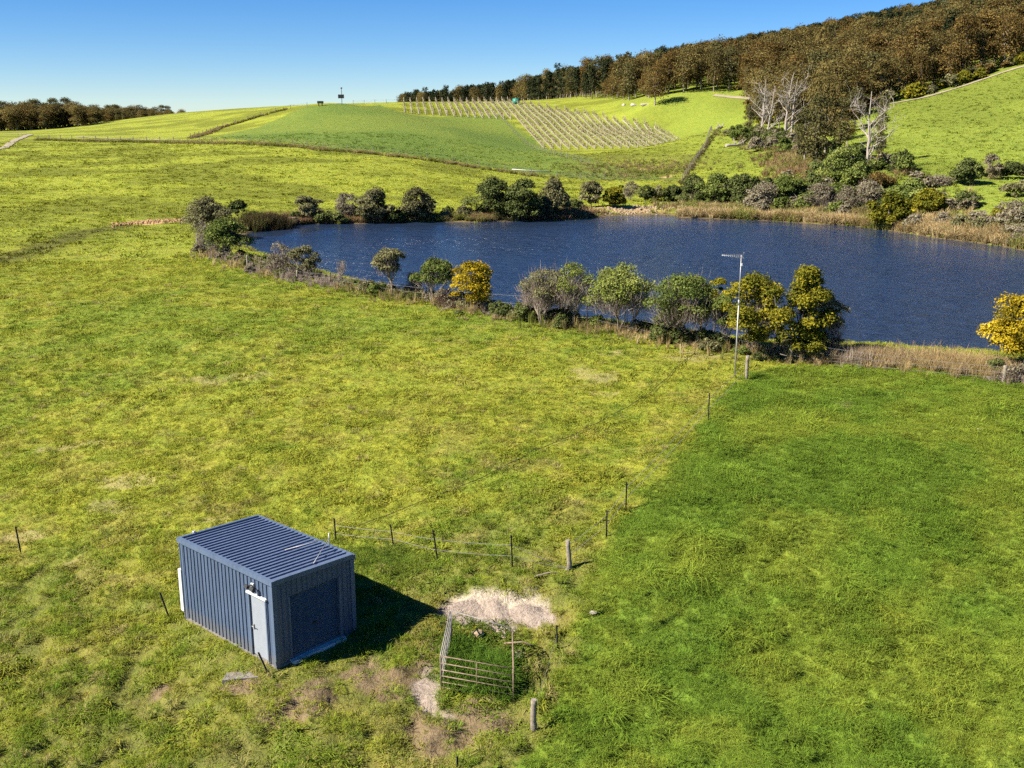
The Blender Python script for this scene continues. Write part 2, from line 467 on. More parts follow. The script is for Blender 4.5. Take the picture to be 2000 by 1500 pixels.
THIN = [spot(130, 1100, 50, 14), spot(410, 1015, 28, 7), spot(60, 1050, 60, 10), spot(1195, 770, 42, 6), spot(1150, 722, 42, 5), spot(1190, 690, 30, 4), spot(90, 880, 45, 12), spot(190, 862, 18, 6), spot(1180, 735, 40, 9), spot(1370, 695, 60, 9), spot(1910, 838, 30, 6), spot(1640, 790, 20, 6), spot(270, 940, 60, 18), spot(400, 740, 90, 14), spot(210, 985, 50, 16), spot(1310, 650, 40, 5)]
OCHRE = [spot(300, 436, 75, 5), spot(1225, 408, 85, 7), spot(1255, 331, 9, 2), spot(1305, 346, 15, 2)]
def patches(lst, x, y, wob=.45, seed=21, s=1.0):
    k = np.zeros(np.shape(x)); nz = (fbm(x, y, s, seed, 4) - .5) * 2
    for cx, cy, rx, ry in lst:
        d = np.sqrt(((x - cx) / rx) ** 2 + ((y - cy) / ry) ** 2) + nz * wob * 1.6
        k = np.maximum(k, 1 - smooth(.65, 1.1, d))
    return k

DITCH = px_poly([(0, 512), (90, 480), (170, 455), (240, 440), (370, 432)])
def cover(x, y):
    """what grows where: lush, hill, bare (sand, mud, clay), thin, worn"""
    wx = x + (fbm(x, y, 1.6, 31, 3) - .5) * 1.6; wy = y + (fbm(x, y, 1.6, 32, 3) - .5) * 1.6
    c = {}
    lu = np.zeros(np.shape(x)); q = (y < 75) & (y > -20)
    if q.any():
        ld = line_dist(LUSH[:10], x[q], y[q]); ins = poly_in(LUSH, x[q], y[q])
        lu[q] = smooth(-.1, .25, np.where(ins, ld, -ld) + (fbm(x[q], y[q], 1.1, 31, 4) - .5) * 2.0)
    c['lush'] = lu * (1 - .5 * smooth(47, 58, y + (fbm(x, y, 5, 33, 3) - .5) * 12))
    c['hill'] = poly_in(HILL, wx, wy).astype(float)
    c['rough'] = poly_in(ROUGH, wx, wy).astype(float)
    c['sand'] = patches(SAND, x, y, .45, 21, .9)
    c['mud'] = patches(MUD, x, y, .7, 22, .7)
    c['thin'] = patches(THIN, x, y, .8, 23, 1.2)
    c['ochre'] = patches(OCHRE, x, y, .6, 24, 3.0)
    c['pug'] = (1 - smooth(31, 40, y + (fbm(x, y, 5, 26, 3) - .5) * 9)) * (1 - c['lush'])
    c['ditch'] = 1 - smooth(.6, 2.6, line_dist(DITCH, x, y) + (fbm(x, y, 3, 25, 3) - .5) * 2.5)
    return c

C_YEL = np.array([.298, .308, .040]); C_GRN = np.array([.165, .228, .028]); C_BRT = np.array([.300, .326, .040])
C_LSH = np.array([.138, .214, .027]); C_HIL = np.array([.135, .195, .036]); C_DRY = np.array([.33, .26, .085]); C_OLV = np.array([.115, .115, .030])
def grass_col(x, y, c, jitter=0.):
    x = np.asarray(x, float); y = np.asarray(y, float)
    big = fbm(x, y, 16, 41, 3); mid = fbm(x, y, 2.0, 42, 4); fine = fbm(x, y, .6, 43, 3)
    far = smooth(75, 130, y)
    g = (.12 + .68 * smooth(.45, .62, mid * .34 + big * .40 + fine * .26))[:, None]
    col = C_YEL * (1 - g) + C_GRN * g
    col2 = C_BRT * (1 - .38 * smooth(.42, .62, fbm(x, y * 1.7, 11, 44, 4)))[:, None]
    right = smooth(20, 60, x)[:, None]
    col2 = col2 * (1 - right) + (np.array([.240, .292, .044]) * (1 - .25 * smooth(.4, .65, fbm(x, y, 30, 45, 3))[:, None])) * right
    col = col * (1 - far[:, None]) + col2 * far[:, None]
    def put(k, cc, f=1.0):
        nonlocal col
        k = (c[k] * f)[:, None]; col = col * (1 - k) + cc * k
    lv = smooth(.35, .68, fbm(x, y, 2.6, 46, 4))[:, None]
    put('lush', C_LSH * (1 - lv) + np.array([.205, .258, .034]) * lv)
    hv = smooth(.4, .65, fbm(x, y, 25, 47, 3))[:, None]
    put('hill', C_HIL * (1 - hv) + np.array([.175, .225, .040]) * hv)
    put('rough', C_OLV * 1.2, .45)
    put('ditch', C_OLV * .8, .75)
    dry = smooth(.52, .72, fbm(x, y, 1.1, 48, 3)) * (1 - far) * (1 - c['lush'])
    dk_ = .38 * (1 - .5 * smooth(36, 60, y)) * dry
    col = col * (1 - dk_[:, None]) + C_DRY * dk_[:, None]
    if jitter:
        r = np.random.default_rng(5)
        col = col * (1 + r.normal(0, jitter, len(x)))[:, None] * (1 + r.normal(0, jitter * .35, (len(x), 3)))
    return np.clip(col, .008, .7)
# ==SETTING==
# ------------------------------------------------------------------ ground
def mat_ground():
    t = NT('pasture_ground'); p = t.pos()
    c = t.attr('gcol').outputs['Color']; bare = t.attr('bare').outputs['Fac']
    f1 = t.noise(5.5, 6, .7, p); f2 = t.noise(.55, 5, .6, p); f3 = t.noise(1.9, 6, .72, p)
    v = t.ramp(f1, [(.30, (.45, .50, .45)), (.5, (1, 1, 1)), (.72, (1.35, 1.28, 1.15))])
    v2 = t.ramp(f3, [(.30, (.62, .70, .62)), (.5, (1, 1, 1)), (.72, (1.22, 1.14, 1.05))])
    v3 = t.ramp(f2, [(.3, (.82, .9, .85)), (.7, (1.12, 1.06, 1))])
    g = t.mix(1., t.mix(1., t.mix(1., c, v, 'MULTIPLY'), v2, 'MULTIPLY'), v3, 'MULTIPLY')
    s1 = t.noise(9, 7, .75, p)
    soil = t.mix(1., c, t.ramp(s1, [(.28, (.45, .43, .42)), (.5, (1, 1, 1)), (.75, (1.25, 1.25, 1.25))]), 'MULTIPLY')
    col = t.mix(bare, g, soil)
    h = t.math('ADD', t.math('MULTIPLY', f1, .5), t.math('MULTIPLY', f3, 1.0))
    t.pbr(col, .95, 0, t.bump(h, .9, .22), .1)
    return t.m
M['ground'] = mat_ground()

NU, NV = 820, 720
us = np.linspace(-1.25, 1.25, NU); vs = np.linspace(math.log(9.0), math.log(6000.0), NV)
vs = np.concatenate([np.linspace(math.log(12.), math.log(45.), 40), np.linspace(math.log(45.2), math.log(68.), 250), np.linspace(math.log(68.2), math.log(700.), 390), np.linspace(math.log(720.), math.log(6000.), 40)])
UU, VV = np.meshgrid(us, vs)
GY = np.exp(VV) - OFF; GX = UU * (GY + OFF)
gx, gy = GX.ravel(), GY.ravel()
gh = height(gx, gy)
far_fade = smooth(900, 2500, gy)
gh = gh * (1 - far_fade) + (-5) * far_fade
ii = np.arange(NV * NU).reshape(NV, NU)
GF = np.stack([ii[:-1, :-1].ravel(), ii[:-1, 1:].ravel(), ii[1:, 1:].ravel(), ii[1:, :-1].ravel()], 1)
cv_ = cover(gx, gy)
gc = grass_col(gx, gy, cv_)
under = (.80 * (1 - smooth(60, 160, gy)) + .80 * smooth(60, 160, gy))[:, None]
gc = gc * under
bare = np.zeros(len(gx))
sv = fbm(gx, gy, .6, 51, 3)[:, None]
pgw = (cv_['pug'] * .50)[:, None]; gc = gc * (1 - pgw) + np.array([.115, .092, .045]) * (.6 + .8 * sv) * pgw; bare = np.maximum(bare, cv_['pug'] * .5)
pale = smooth(.1, .6, (gy - SAND[4][1]) / SAND[4][3] + (fbm(gx, gy, .5, 53, 2) - .5))[:, None]
for k, cc in (('thin', np.array([.28, .225, .11]) * (.7 + .6 * sv)), ('mud', np.array([.175, .125, .075]) * (.5 + 1.0 * sv)), ('sand', np.array([.33, .265, .215]) * (.75 + .4 * sv) * (1 - pale) + pale * np.array([.44, .37, .275])), ('ochre', np.array([.42, .28, .14]) * (.7 + .6 * sv))):
    w = cv_[k] * (.6 if k == 'thin' else .92 if k != 'sand' else 1)
    gc = gc * (1 - w[:, None]) + cc * w[:, None]; bare = np.maximum(bare, w)
s_ = shore(gx, gy)
wet = (1 - smooth(.2, 2.2, s_ + (fbm(gx, gy, 2, 52, 2) - .5)))
gc = gc * (1 - wet[:, None]) + np.array([.13, .095, .05]) * wet[:, None]; bare = np.maximum(bare, wet)
pug = cv_['mud'] + cv_['sand'] * .4 + cv_['thin'] * .3
gh = gh - cv_['sand'] * .10 * (gy < 60)
gme = np_mesh('ground', np.stack([gx, gy, gh], 1), GF, [M['ground']], None, True)
a = gme.color_attributes.new('gcol', 'FLOAT_COLOR', 'POINT')
a.data.foreach_set('color', np.concatenate([gc, np.ones((len(gc), 1))], 1).astype(np.float32).ravel())
a = gme.attributes.new('bare', 'FLOAT', 'POINT'); a.data.foreach_set('value', bare.astype(np.float32))
tag(link(bpy.data.objects.new('ground', gme)), kind='structure')

# ------------------------------------------------------------------ the dam's water
def mat_water():
    t = NT('dam_water'); p = t.pos()
    mp = t.n('ShaderNodeMapping'); mp.inputs['Scale'].default_value = (.40, 1.35, 1); mp.inputs['Rotation'].default_value = (0, 0, R(12)); t.l(p, mp.inputs[0])
    w1 = t.noise(1.9, 3, .6, mp.outputs[0]); w2 = t.noise(5.2, 3, .6, mp.outputs[0]); w3 = t.noise(.06, 2, .5, p)
    w0 = t.noise(.62, 2, .5, mp.outputs[0])
    h = t.math('ADD', t.math('ADD', t.math('MULTIPLY', w1, .8), t.math('MULTIPLY', w0, 1.4)), t.math('MULTIPLY', w2, .22))
    calm = t.attr('wind').outputs['Fac']
    b = t.n('ShaderNodeBump'); b.inputs['Distance'].default_value = .85
    t.l(h, b.inputs['Height'])
    t.l(t.math('MULTIPLY', calm, t.ramp(w3, [(.35, (.75, .75, .75)), (.65, (1, 1, 1))])), b.inputs['Strength'])
    bs = t.pbr((.017, .031, .066), t.math('ADD', t.math('MULTIPLY', calm, .22), .03), 0, b.outputs[0], .5); bs.inputs['IOR'].default_value = 1.33
    return t.m
M['water'] = mat_water()
x0, x1, y0, y1 = LAKE[:, 0].min() - 2, LAKE[:, 0].max() + 2, LAKE[:, 1].min() - 2, LAKE[:, 1].max() + 2
wx = np.arange(x0, x1, .9); wy = np.arange(y0, y1, .9)
WX, WY = np.meshgrid(wx, wy); sW = shore(WX, WY)
ok = (sW[:-1, :-1] < .55) | (sW[1:, 1:] < .55)
ii = np.arange(WX.size).reshape(WX.shape)
WF = np.stack([ii[:-1, :-1], ii[:-1, 1:], ii[1:, 1:], ii[1:, :-1]], -1)[ok]
used, inv = np.unique(WF, return_inverse=True)
WV = np.stack([WX.ravel()[used], WY.ravel()[used], np.zeros(len(used))], 1)
# the far bank lies in the lee: calmer water close to it
lee = line_dist(np.array([on_level(a_, b_, 0)[:2] for a_, b_ in LAKE_PX[19:]]), WV[:, 0], WV[:, 1])
wind = .08 + .92 * smooth(3, 20, lee + (fbm(WV[:, 0], WV[:, 1], 14, 71, 3) - .5) * 8)
wme = np_mesh('dam_water', WV, inv.reshape(-1, 4), [M['water']], None, True)
a = wme.attributes.new('wind', 'FLOAT', 'POINT'); a.data.foreach_set('value', wind.astype(np.float32))
tag(link(bpy.data.objects.new('water', wme)), kind='structure')

# ------------------------------------------------------------------ farm tracks on the hills
def strip(name, pts, width, mat, lift=.06):
    c = resample(np.array([ground_at(a_, b_)[:2] for a_, b_ in pts]), 1.5)
    t_ = np.gradient(c, axis=0); t_ /= np.linalg.norm(t_, axis=1)[:, None]; nn = np.stack([-t_[:, 1], t_[:, 0]], 1)
    rows = []
    for k in np.linspace(-.5, .5, 5):
        q = c + nn * width * (k + (fbm(c[:, 0] + 50 * k, c[:, 1], 5, 81, 3) - .5)[:, None] * .5)
        rows.append(np.stack([q[:, 0], q[:, 1], height(q[:, 0], q[:, 1]) + lift + .05 * (1 - abs(2 * k))], 1))
    V = np.stack(rows, 1).reshape(-1, 3); m = len(c); id_ = np.arange(m * 5).reshape(m, 5)
    F = np.stack([id_[:-1, :-1].ravel(), id_[:-1, 1:].ravel(), id_[1:, 1:].ravel(), id_[1:, :-1].ravel()], 1)
    return tag(link(bpy.data.objects.new(name, np_mesh(name, V, F, [mat], None, True))), kind='structure')
strip('farm_track', [(-60, 310), (10, 288), (30, 274), (52, 266), (62, 263.5), (35, 262), (10, 262.5)], 1.7, M['track'], .12)
strip('farm_track', [(150, 268), (190, 270.5), (260, 273), (330, 274.5), (350, 274.5)], 1.0, M['track'], .15)
strip('farm_track', [(1690, 214), (1740, 203), (1800, 192), (1850, 178), (1900, 162), (1950, 145), (2010, 127), (2080, 105)], 1.9, M['track'], .12)
strip('farm_track', [(1395, 186), (1440, 190), (1470, 193)], 2.5, M['track'], .12)

# ------------------------------------------------------------------ scattering (geometry nodes)
def scatter(name, P_, rotz, tilt, scale, col, protos, pick, label=None):
    """one object: many copies of the prototype meshes at P_"""
    me = bpy.data.meshes.new(name)
    me.vertices.add(len(P_)); me.vertices.foreach_set('co', np.asarray(P_, np.float32).ravel())
    def put(nm, typ, val, key):
        a_ = me.attributes.new(nm, typ, 'POINT'); a_.data.foreach_set(key, np.asarray(val).ravel())
    rot = np.stack([tilt[:, 0], tilt[:, 1], rotz], 1).astype(np.float32)
    put('rot', 'FLOAT_VECTOR', rot, 'vector')
    sc = np.asarray(scale, np.float32)
    if sc.ndim == 1: sc = np.stack([sc, sc, sc], 1)
    put('scl', 'FLOAT_VECTOR', sc, 'vector')
    put('pick', 'INT', np.asarray(pick, np.int32), 'value')
    if col is not None:
        put('col', 'FLOAT_COLOR', np.concatenate([col, np.ones((len(col), 1))], 1).astype(np.float32), 'color')
    o = link(bpy.data.objects.new(name, me))
    g = bpy.data.node_groups.new(name + '_scatter', 'GeometryNodeTree')
    g.interface.new_socket('Geometry', in_out='INPUT', socket_type='NodeSocketGeometry')
    g.interface.new_socket('Geometry', in_out='OUTPUT', socket_type='NodeSocketGeometry')
    N = g.nodes; gi = N.new('NodeGroupInput'); go = N.new('NodeGroupOutput')
    iop = N.new('GeometryNodeInstanceOnPoints'); iop.inputs['Pick Instance'].default_value = True
    jn = N.new('GeometryNodeJoinGeometry')
    for pr in reversed(protos):
        oi = N.new('GeometryNodeObjectInfo'); oi.inputs['Object'].default_value = pr; oi.inputs['As Instance'].default_value = True
        g.links.new(oi.outputs['Geometry'], jn.inputs[0])
    def na(nm, typ):
        q = N.new('GeometryNodeInputNamedAttribute'); q.data_type = typ; q.inputs['Name'].default_value = nm; return q.outputs['Attribute']
    g.links.new(gi.outputs[0], iop.inputs['Points'])
    g.links.new(jn.outputs[0], iop.inputs['Instance'])
    g.links.new(na('pick', 'INT'), iop.inputs['Instance Index'])
    e2r = N.new('FunctionNodeEulerToRotation'); g.links.new(na('rot', 'FLOAT_VECTOR'), e2r.inputs[0])
    g.links.new(e2r.outputs[0], iop.inputs['Rotation'])
    g.links.new(na('scl', 'FLOAT_VECTOR'), iop.inputs['Scale'])
    g.links.new(iop.outputs[0], go.inputs[0])
    md = o.modifiers.new('scatter', 'NODES'); md.node_group = g
    tag(o, label, None, None, 'stuff')
    return o

def proto(name, V, F, mat, tint):
    return bpy.data.objects.new(name, np_mesh(name, V, F, [mat], tint))

def tuft(seed, blades, rad, hgt, width, lean, mat, name, droop=.5):
    r = np.random.default_rng(seed)
    V = []; F = []; T = []
    for i in range(blades):
        a_ = r.uniform(0, 2 * math.pi); q = rad * math.sqrt(r.uniform()); b = np.array([math.cos(a_) * q, math.sin(a_) * q, -.03])
        la = a_ + r.normal(0, .7); L = abs(r.normal(lean, lean * .45)) ; h = hgt * r.uniform(.55, 1.15)
        d = np.array([math.cos(la), math.sin(la), 0]); s = np.array([-math.sin(la), math.cos(la), 0])
        s = s * math.cos(r.uniform(0, 3)) + d * .3; s /= np.linalg.norm(s)
        p1 = b + d * L * .35 * h + np.array([0, 0, h * .62]); p2 = b + d * L * 1.0 * h + np.array([0, 0, h * (1 - droop * L * .6)])
        w = width * r.uniform(.7, 1.3); k = len(V)
        V += [b - s * w / 2, b + s * w / 2, p1 + s * w * .42, p1 - s * w * .42, p2 + s * w * .06, p2 - s * w * .06]
        F += [(k, k + 1, k + 2, k + 3), (k + 3, k + 2, k + 4, k + 5)]
        t_ = np.clip(r.normal(.5, .22), 0, 1); T += [t_ * .8] * 2 + [t_] * 2 + [min(1, t_ + .12)] * 2
    return proto(name, V, F, mat, T)

def sample_band(ya, yb, dens, umax=.62, xfun=None, seed=1):
    """random points on the ground between two distances, dens per square metre, inside a wide wedge round the view"""
    r = np.random.default_rng(seed)
    area = umax * ((yb + 8) ** 2 - (ya + 8) ** 2)
    m = int(area * dens)
    y = np.sqrt(r.uniform((ya + 8) ** 2, (yb + 8) ** 2, m)) - 8
    x = r.uniform(-umax, umax, m) * (y + 8)
    return x, y, r

short_p = [tuft(100 + i, 24, .13, .075, .016, 1.5, M['grass'], 'short_grass_tuft', .6) for i in range(5)]
long_p = [tuft(120 + i, 34, .15, .17, .014, 1.0, M['grass'], 'long_grass_tuft', .6) for i in range(5)]
lodged_p = [tuft(140 + i, 34, .15, .20, .014, 1.8, M['grass'], 'lodged_grass_tuft', .42) for i in range(3)]
clump_p = [tuft(170 + i, 44, .15, .20, .014, 1.1, M['grass'], 'grass_clump', .6) for i in range(4)]
mid_p = [tuft(160 + i, 16, .24, .11, .05, 1.5, M['grass'], 'mid_grass_tuft', .6) for i in range(4)]

def in_shed(x, y, m=.0):
    dx = x - SH_D[0]; dy = y - SH_D[1]
    a_ = dx * E1[0] + dy * E1[1]; b = dx * E2[0] + dy * E2[1]
    return (a_ > -.02 - m) & (a_ < SHL + .02 + m) & (b > -.02 - m) & (b < SHW + .02 + m)

def lay_grass(name, x, y, r, kind, base_scale, keep, label, jitter=.12):
    c = cover(x, y); s = shore(x, y)
    bare_ = np.clip(c['sand'] * 1.15 + c['mud'] * .64 + c['thin'] * .6 + c['ochre'] * 1.1, 0, 1)
    hole = fbm(x, y, .55, 61, 3)
    if kind == 'short': bare_ = np.maximum(bare_, c['pug'] * (1 - smooth(.34, .44, hole)) * .92)
    if kind == 'clump': bare_ = np.maximum(bare_, c['pug'] * (1 - smooth(.44, .56, hole)) * .97)
    k = keep(c, x, y, r) & (r.uniform(size=len(x)) > bare_) & (s > .3) & ~in_shed(x, y)
    x, y = x[k], y[k]; c = {q: v[k] for q, v in c.items()}
    z = height(x, y); z = z - c['sand'] * .1 * (y < 60)
    col = grass_col(x, y, c, jitter)
    m = len(x)
    clump = smooth(.45, .75, fbm(x, y, 1.3, 91, 3))
    sc = base_scale * (r.uniform(.65, 1.25, m)) * (1 + .75 * clump)
    if kind == 'long':
        lodge = (fbm(x, y, 2.2, 92, 3) > .57)
        pick = np.where(lodge, 5 + r.integers(0, 3, m), r.integers(0, 5, m)); P_ = long_p + lodged_p
        ang = fbm(x, y, 3.0, 93, 2) * 9 + r.normal(0, .35, m)
        col = col * np.where(lodge, 1.12, 1.0)[:, None]
    elif kind == 'short':
        dk = smooth(.54, .70, fbm(x, y, 1.0, 94, 3)) * (1 - c['lush'])
        col = col * (1 - .14 * dk)[:, None]
        sc = sc * (1 + .5 * dk)
        pick = r.integers(0, 5, m); P_ = short_p; ang = r.uniform(0, 6.28, m)
    elif kind == 'clump':
        pick = r.integers(0, 4, m); P_ = clump_p; ang = r.uniform(0, 6.28, m)
        dr = (r.uniform(size=m) < .12)[:, None]
        col = np.where(dr, np.array([.34, .29, .11]), col * np.array([.74, .82, .8]))
        sc = base_scale * r.uniform(.5, 1.35, m)
    else:
        pick = r.integers(0, 4, m); P_ = mid_p; ang = r.uniform(0, 6.28, m)
    scl = np.stack([sc, sc, sc * r.uniform(.8, 1.2, m)], 1)
    return scatter(name, np.stack([x, y, z], 1), ang, r.normal(0, .15, (m, 2)), scl, col, P_, pick, label)

x, y, r = sample_band(20, 50, 34, .60, seed=11)
lay_grass('short_grass', x, y, r, 'short', 1.0, lambda c, x, y, r: (c['lush'] < r.uniform(.3, .7, len(x))), 'short yellow green grass grazed close around the shed')
def clump_keep(c, x, y, r):
    return (c['lush'] < .4) & (r.uniform(size=len(x)) < .55 * c['pug'] + .06 + .9 * smooth(.50, .66, fbm(x, y, .9, 97, 3) * .6 + fbm(x, y, 6, 98, 2) * .4) * (1 - .72 * smooth(34, 48, y)))
x, y, r = sample_band(20, 60, 15, .60, seed=15)
lay_grass('grass_clumps', x, y, r, 'clump', 1.0, clump_keep, 'taller tussocky clumps standing in the short grass around the shed', .16)
x, y, r = sample_band(60, 95, 4, .60, seed=16)
lay_grass('grass_clumps', x, y, r, 'clump', 1.3, clump_keep, 'taller grass clumps on the slope below the dam', .16)
x, y, r = sample_band(50, 92, 13, .60, seed=12)
lay_grass('short_grass', x, y, r, 'short', 1.35, lambda c, x, y, r: (c['lush'] < r.uniform(.3, .9, len(x))), 'short yellow green grass on the slope below the dam')
x, y, r = sample_band(20, 64, 62, .60, seed=13)
lay_grass('long_grass', x, y, r, 'long', .74, lambda c, x, y, r: (c['lush'] > r.uniform(.2, .75, len(x))), 'long lush green grass filling the ungrazed right paddock')
x, y, r = sample_band(88, 260, 1.2, .60, seed=14)
lay_grass('pasture_grass', x, y, r, 'mid', 1.6, lambda c, x, y, r: r.uniform(size=len(x)) < 1 - .6 * smooth(120, 260, y), 'bright green pasture grass on the far fields', .10)
# ==OBJECTS==
# ------------------------------------------------------------------ plants
def leaf_quads(C, Nrm, size, asp, r, twist=1.0):
    """one leaf (a bent quad) at each centre"""
    m = len(C)
    Nrm = Nrm / np.maximum(np.linalg.norm(Nrm, axis=1)[:, None], 1e-6)
    a_ = r.normal(size=(m, 3)); T1 = np.cross(Nrm, a_); T1 /= np.maximum(np.linalg.norm(T1, axis=1)[:, None], 1e-6)
    T2 = np.cross(Nrm, T1)
    s = (size * r.uniform(.6, 1.4, m))[:, None]
    l, w = s * .5 * asp, s * .5
    V = np.stack([C - T1 * l, C + T2 * w * .9 + Nrm * s * .12, C + T1 * l, C - T2 * w * .9 + Nrm * s * .12], 1).reshape(-1, 3)
    F = np.arange(m * 4).reshape(m, 4)
    return V, F

def clump_points(r, shape, count):
    """centres of leaf clumps spread through an uneven crown; shape(u) gives radius share at height share u"""
    P_ = []
    lob = r.uniform(0, 6.28, 3)
    tries = 0
    while len(P_) < count and tries < count * 60:
        tries += 1
        u = r.uniform(0, 1); a_ = r.uniform(0, 6.28); q = math.sqrt(r.uniform(.12, 1))
        R0 = shape(u) * (1 + .22 * math.sin(2 * a_ + lob[0] + 2 * u) + .18 * math.sin(3 * a_ + lob[1] + 5 * u))
        P_.append((math.cos(a_) * q * R0, math.sin(a_) * q * R0, u))
    return np.array(P_)

SH = {
    'round': lambda u: math.sqrt(max(0.02, 1 - (2 * u - 1) ** 2)),
    'dome': lambda u: math.sqrt(max(0.03, 1 - u ** 2.2)) * (.75 + .25 * min(1, u * 4)),
    'vase': lambda u: (.35 + .65 * min(1, u * 1.6)) * math.sqrt(max(.05, 1 - max(0, (u - .55) / .45) ** 2)),
    'cone': lambda u: max(.08, (1 - u) ** .75) * (.8 + .2 * min(1, u * 6)),
    'column': lambda u: math.sqrt(max(.05, 1 - (2 * u - 1) ** 4)),
    'gum': lambda u: (.55 + .45 * min(1, u * 2.2)) * math.sqrt(max(.05, 1 - max(0, (u - .5) / .5) ** 2)),
    'pine': lambda u: max(.06, (1 - u) ** .9),
}

def limb_path(r, a_, b, bend=.12, k=5):
    a_ = np.array(a_, float); b = np.array(b, float); L = np.linalg.norm(b - a_)
    t = np.linspace(0, 1, k)[:, None]
    mid = r.normal(0, bend * L, 3); mid[2] = abs(mid[2]) * .4
    P_ = a_ + (b - a_) * t + mid * (t * (1 - t) * 2.2)
    P_[1:-1] += r.normal(0, bend * L * .12, (k - 2, 3))
    return P_

def tree_meshes(seed, h, w, lo=.35, shape='round', clumps=26, leaves=130, leaf=.16, cl=None, stems=1, bark_r=.05, twig_n=0, twig_leaf=.0, asp=1.7, fork=.25, up=.45, depth_ratio=.95, spread=.25, sides=5):
    """trunk tubes, leaf quads and fine twigs for one tree; sizes in metres, base at the origin"""
    r = np.random.default_rng(seed)
    cw = w / 2; ch = h * (1 - lo)
    if cl is None: cl = .34 * cw
    rr = cw * 1.08 - cl * .55; hh = max(ch - cl * 1.1, .2)
    cp = clump_points(r, SH[shape], clumps)
    C = np.stack([cp[:, 0] * rr, cp[:, 1] * rr * depth_ratio, h * lo + cl * .55 + cp[:, 2] * hh], 1)
    crs = cl * r.uniform(.6, 1.3, len(C))
    # trunk and limbs
    tb = MB()
    bases = [np.array([r.normal(0, spread * .25 * w) if stems > 1 else 0, r.normal(0, spread * .2 * w) if stems > 1 else 0, -.12]) for _ in range(stems)]
    forks = []
    for i, b in enumerate(bases):
        ang = r.uniform(0, 6.28)
        f = np.array([b[0] * 1.8 + math.cos(ang) * w * .05, b[1] * 1.8 + math.sin(ang) * w * .05, h * fork * r.uniform(.8, 1.2)])
        pth = limb_path(r, b, f, .06, 4)
        tb.tube(pth, list(np.linspace(bark_r * 1.25, bark_r * .85, 4)), sides + 1, False); forks.append(f)
    order = r.permutation(len(C))[:max(6, int(len(C) * .55))]
    for j in order:
        d = [np.linalg.norm((C[j] - f)[:2]) for f in forks]; f = forks[int(np.argmin(d))]
        e = C[j] + np.array([0, 0, crs[j] * .2])
        pth = limb_path(r, f - np.array([0, 0, .03]), e, .10, 5)
        L = np.linalg.norm(e - f)
        r0 = bark_r * .62 * min(1, .5 + L / h)
        tb.tube(pth, list(np.linspace(r0, max(.008, r0 * .16), 5)), sides, False)
        if twig_n:
            for _ in range(3):
                q = pth[r.integers(2, 5)]; e2 = q + r.normal(0, .09 * w, 3) + np.array([0, 0, .03 * h])
                tb.tube(limb_path(r, q, e2, .12, 4), [r0 * .22, r0 * .18, r0 * .12, .004], 4, False)
    # leaves on the clumps
    nl = np.maximum(8, (leaves * (crs / cl) ** 2).astype(int))
    idx = np.repeat(np.arange(len(C)), nl); m = len(idx)
    D = r.normal(size=(m, 3)); D /= np.linalg.norm(D, axis=1)[:, None]
    D[:, 2] = np.where(D[:, 2] < -.35, -D[:, 2] * .6, D[:, 2])
    rad = crs[idx] * (r.uniform(.25, 1, m) ** .45) * (1 + r.normal(0, .10, m))
    Pn = C[idx] + D * rad[:, None] * np.array([1, 1, .82])
    Nn = D * .7 + np.array([0, 0, up]) + r.normal(0, .55, (m, 3))
    V, F = leaf_quads(Pn, Nn, leaf, asp, r)
    ct = r.normal(.46, .17, len(C))
    T = np.clip(ct[idx] + r.normal(0, .15, m), 0, 1)
    crown = (V, F, np.repeat(T, 4))
    tw = None
    if twig_n:
        # fine bare twigs that fan up through the crown
        k = twig_n
        a_ = r.integers(0, len(C), k)
        s0 = C[a_] + r.normal(0, .55 * cl, (k, 3)) - np.stack([np.zeros(k), np.zeros(k), r.uniform(.12, .55, k) * ch], 1)
        s0[:, :2] *= (1 - .35 * np.clip((h * (lo + .25) - s0[:, 2]) / h, 0, 1))[:, None]
        s0[:, 2] = np.maximum(s0[:, 2], h * (lo * .85 + .06) + r.normal(0, .05 * h, k))
        d = (s0 - np.array([0, 0, h * .1])) / h + r.normal(0, .25, (k, 3)) + np.array([0, 0, .35])
        d = d / np.linalg.norm(d, axis=1)[:, None] * (cl * r.uniform(.4, 1.1, k))[:, None]
        sd_ = np.cross(d, r.normal(size=(k, 3))); sd_ /= np.maximum(np.linalg.norm(sd_, axis=1)[:, None], 1e-6)
        ww = (.006 + .006 * r.uniform(size=k))[:, None] * max(1., h / 4)
        TV = np.stack([s0 - sd_ * ww, s0 + sd_ * ww, s0 + d + sd_ * ww * .35, s0 + d - sd_ * ww * .35], 1).reshape(-1, 3)
        tw = (TV, np.arange(k * 4).reshape(k, 4), np.repeat(np.clip(r.normal(.5, .2, k), 0, 1), 4))
    return tb, crown, tw

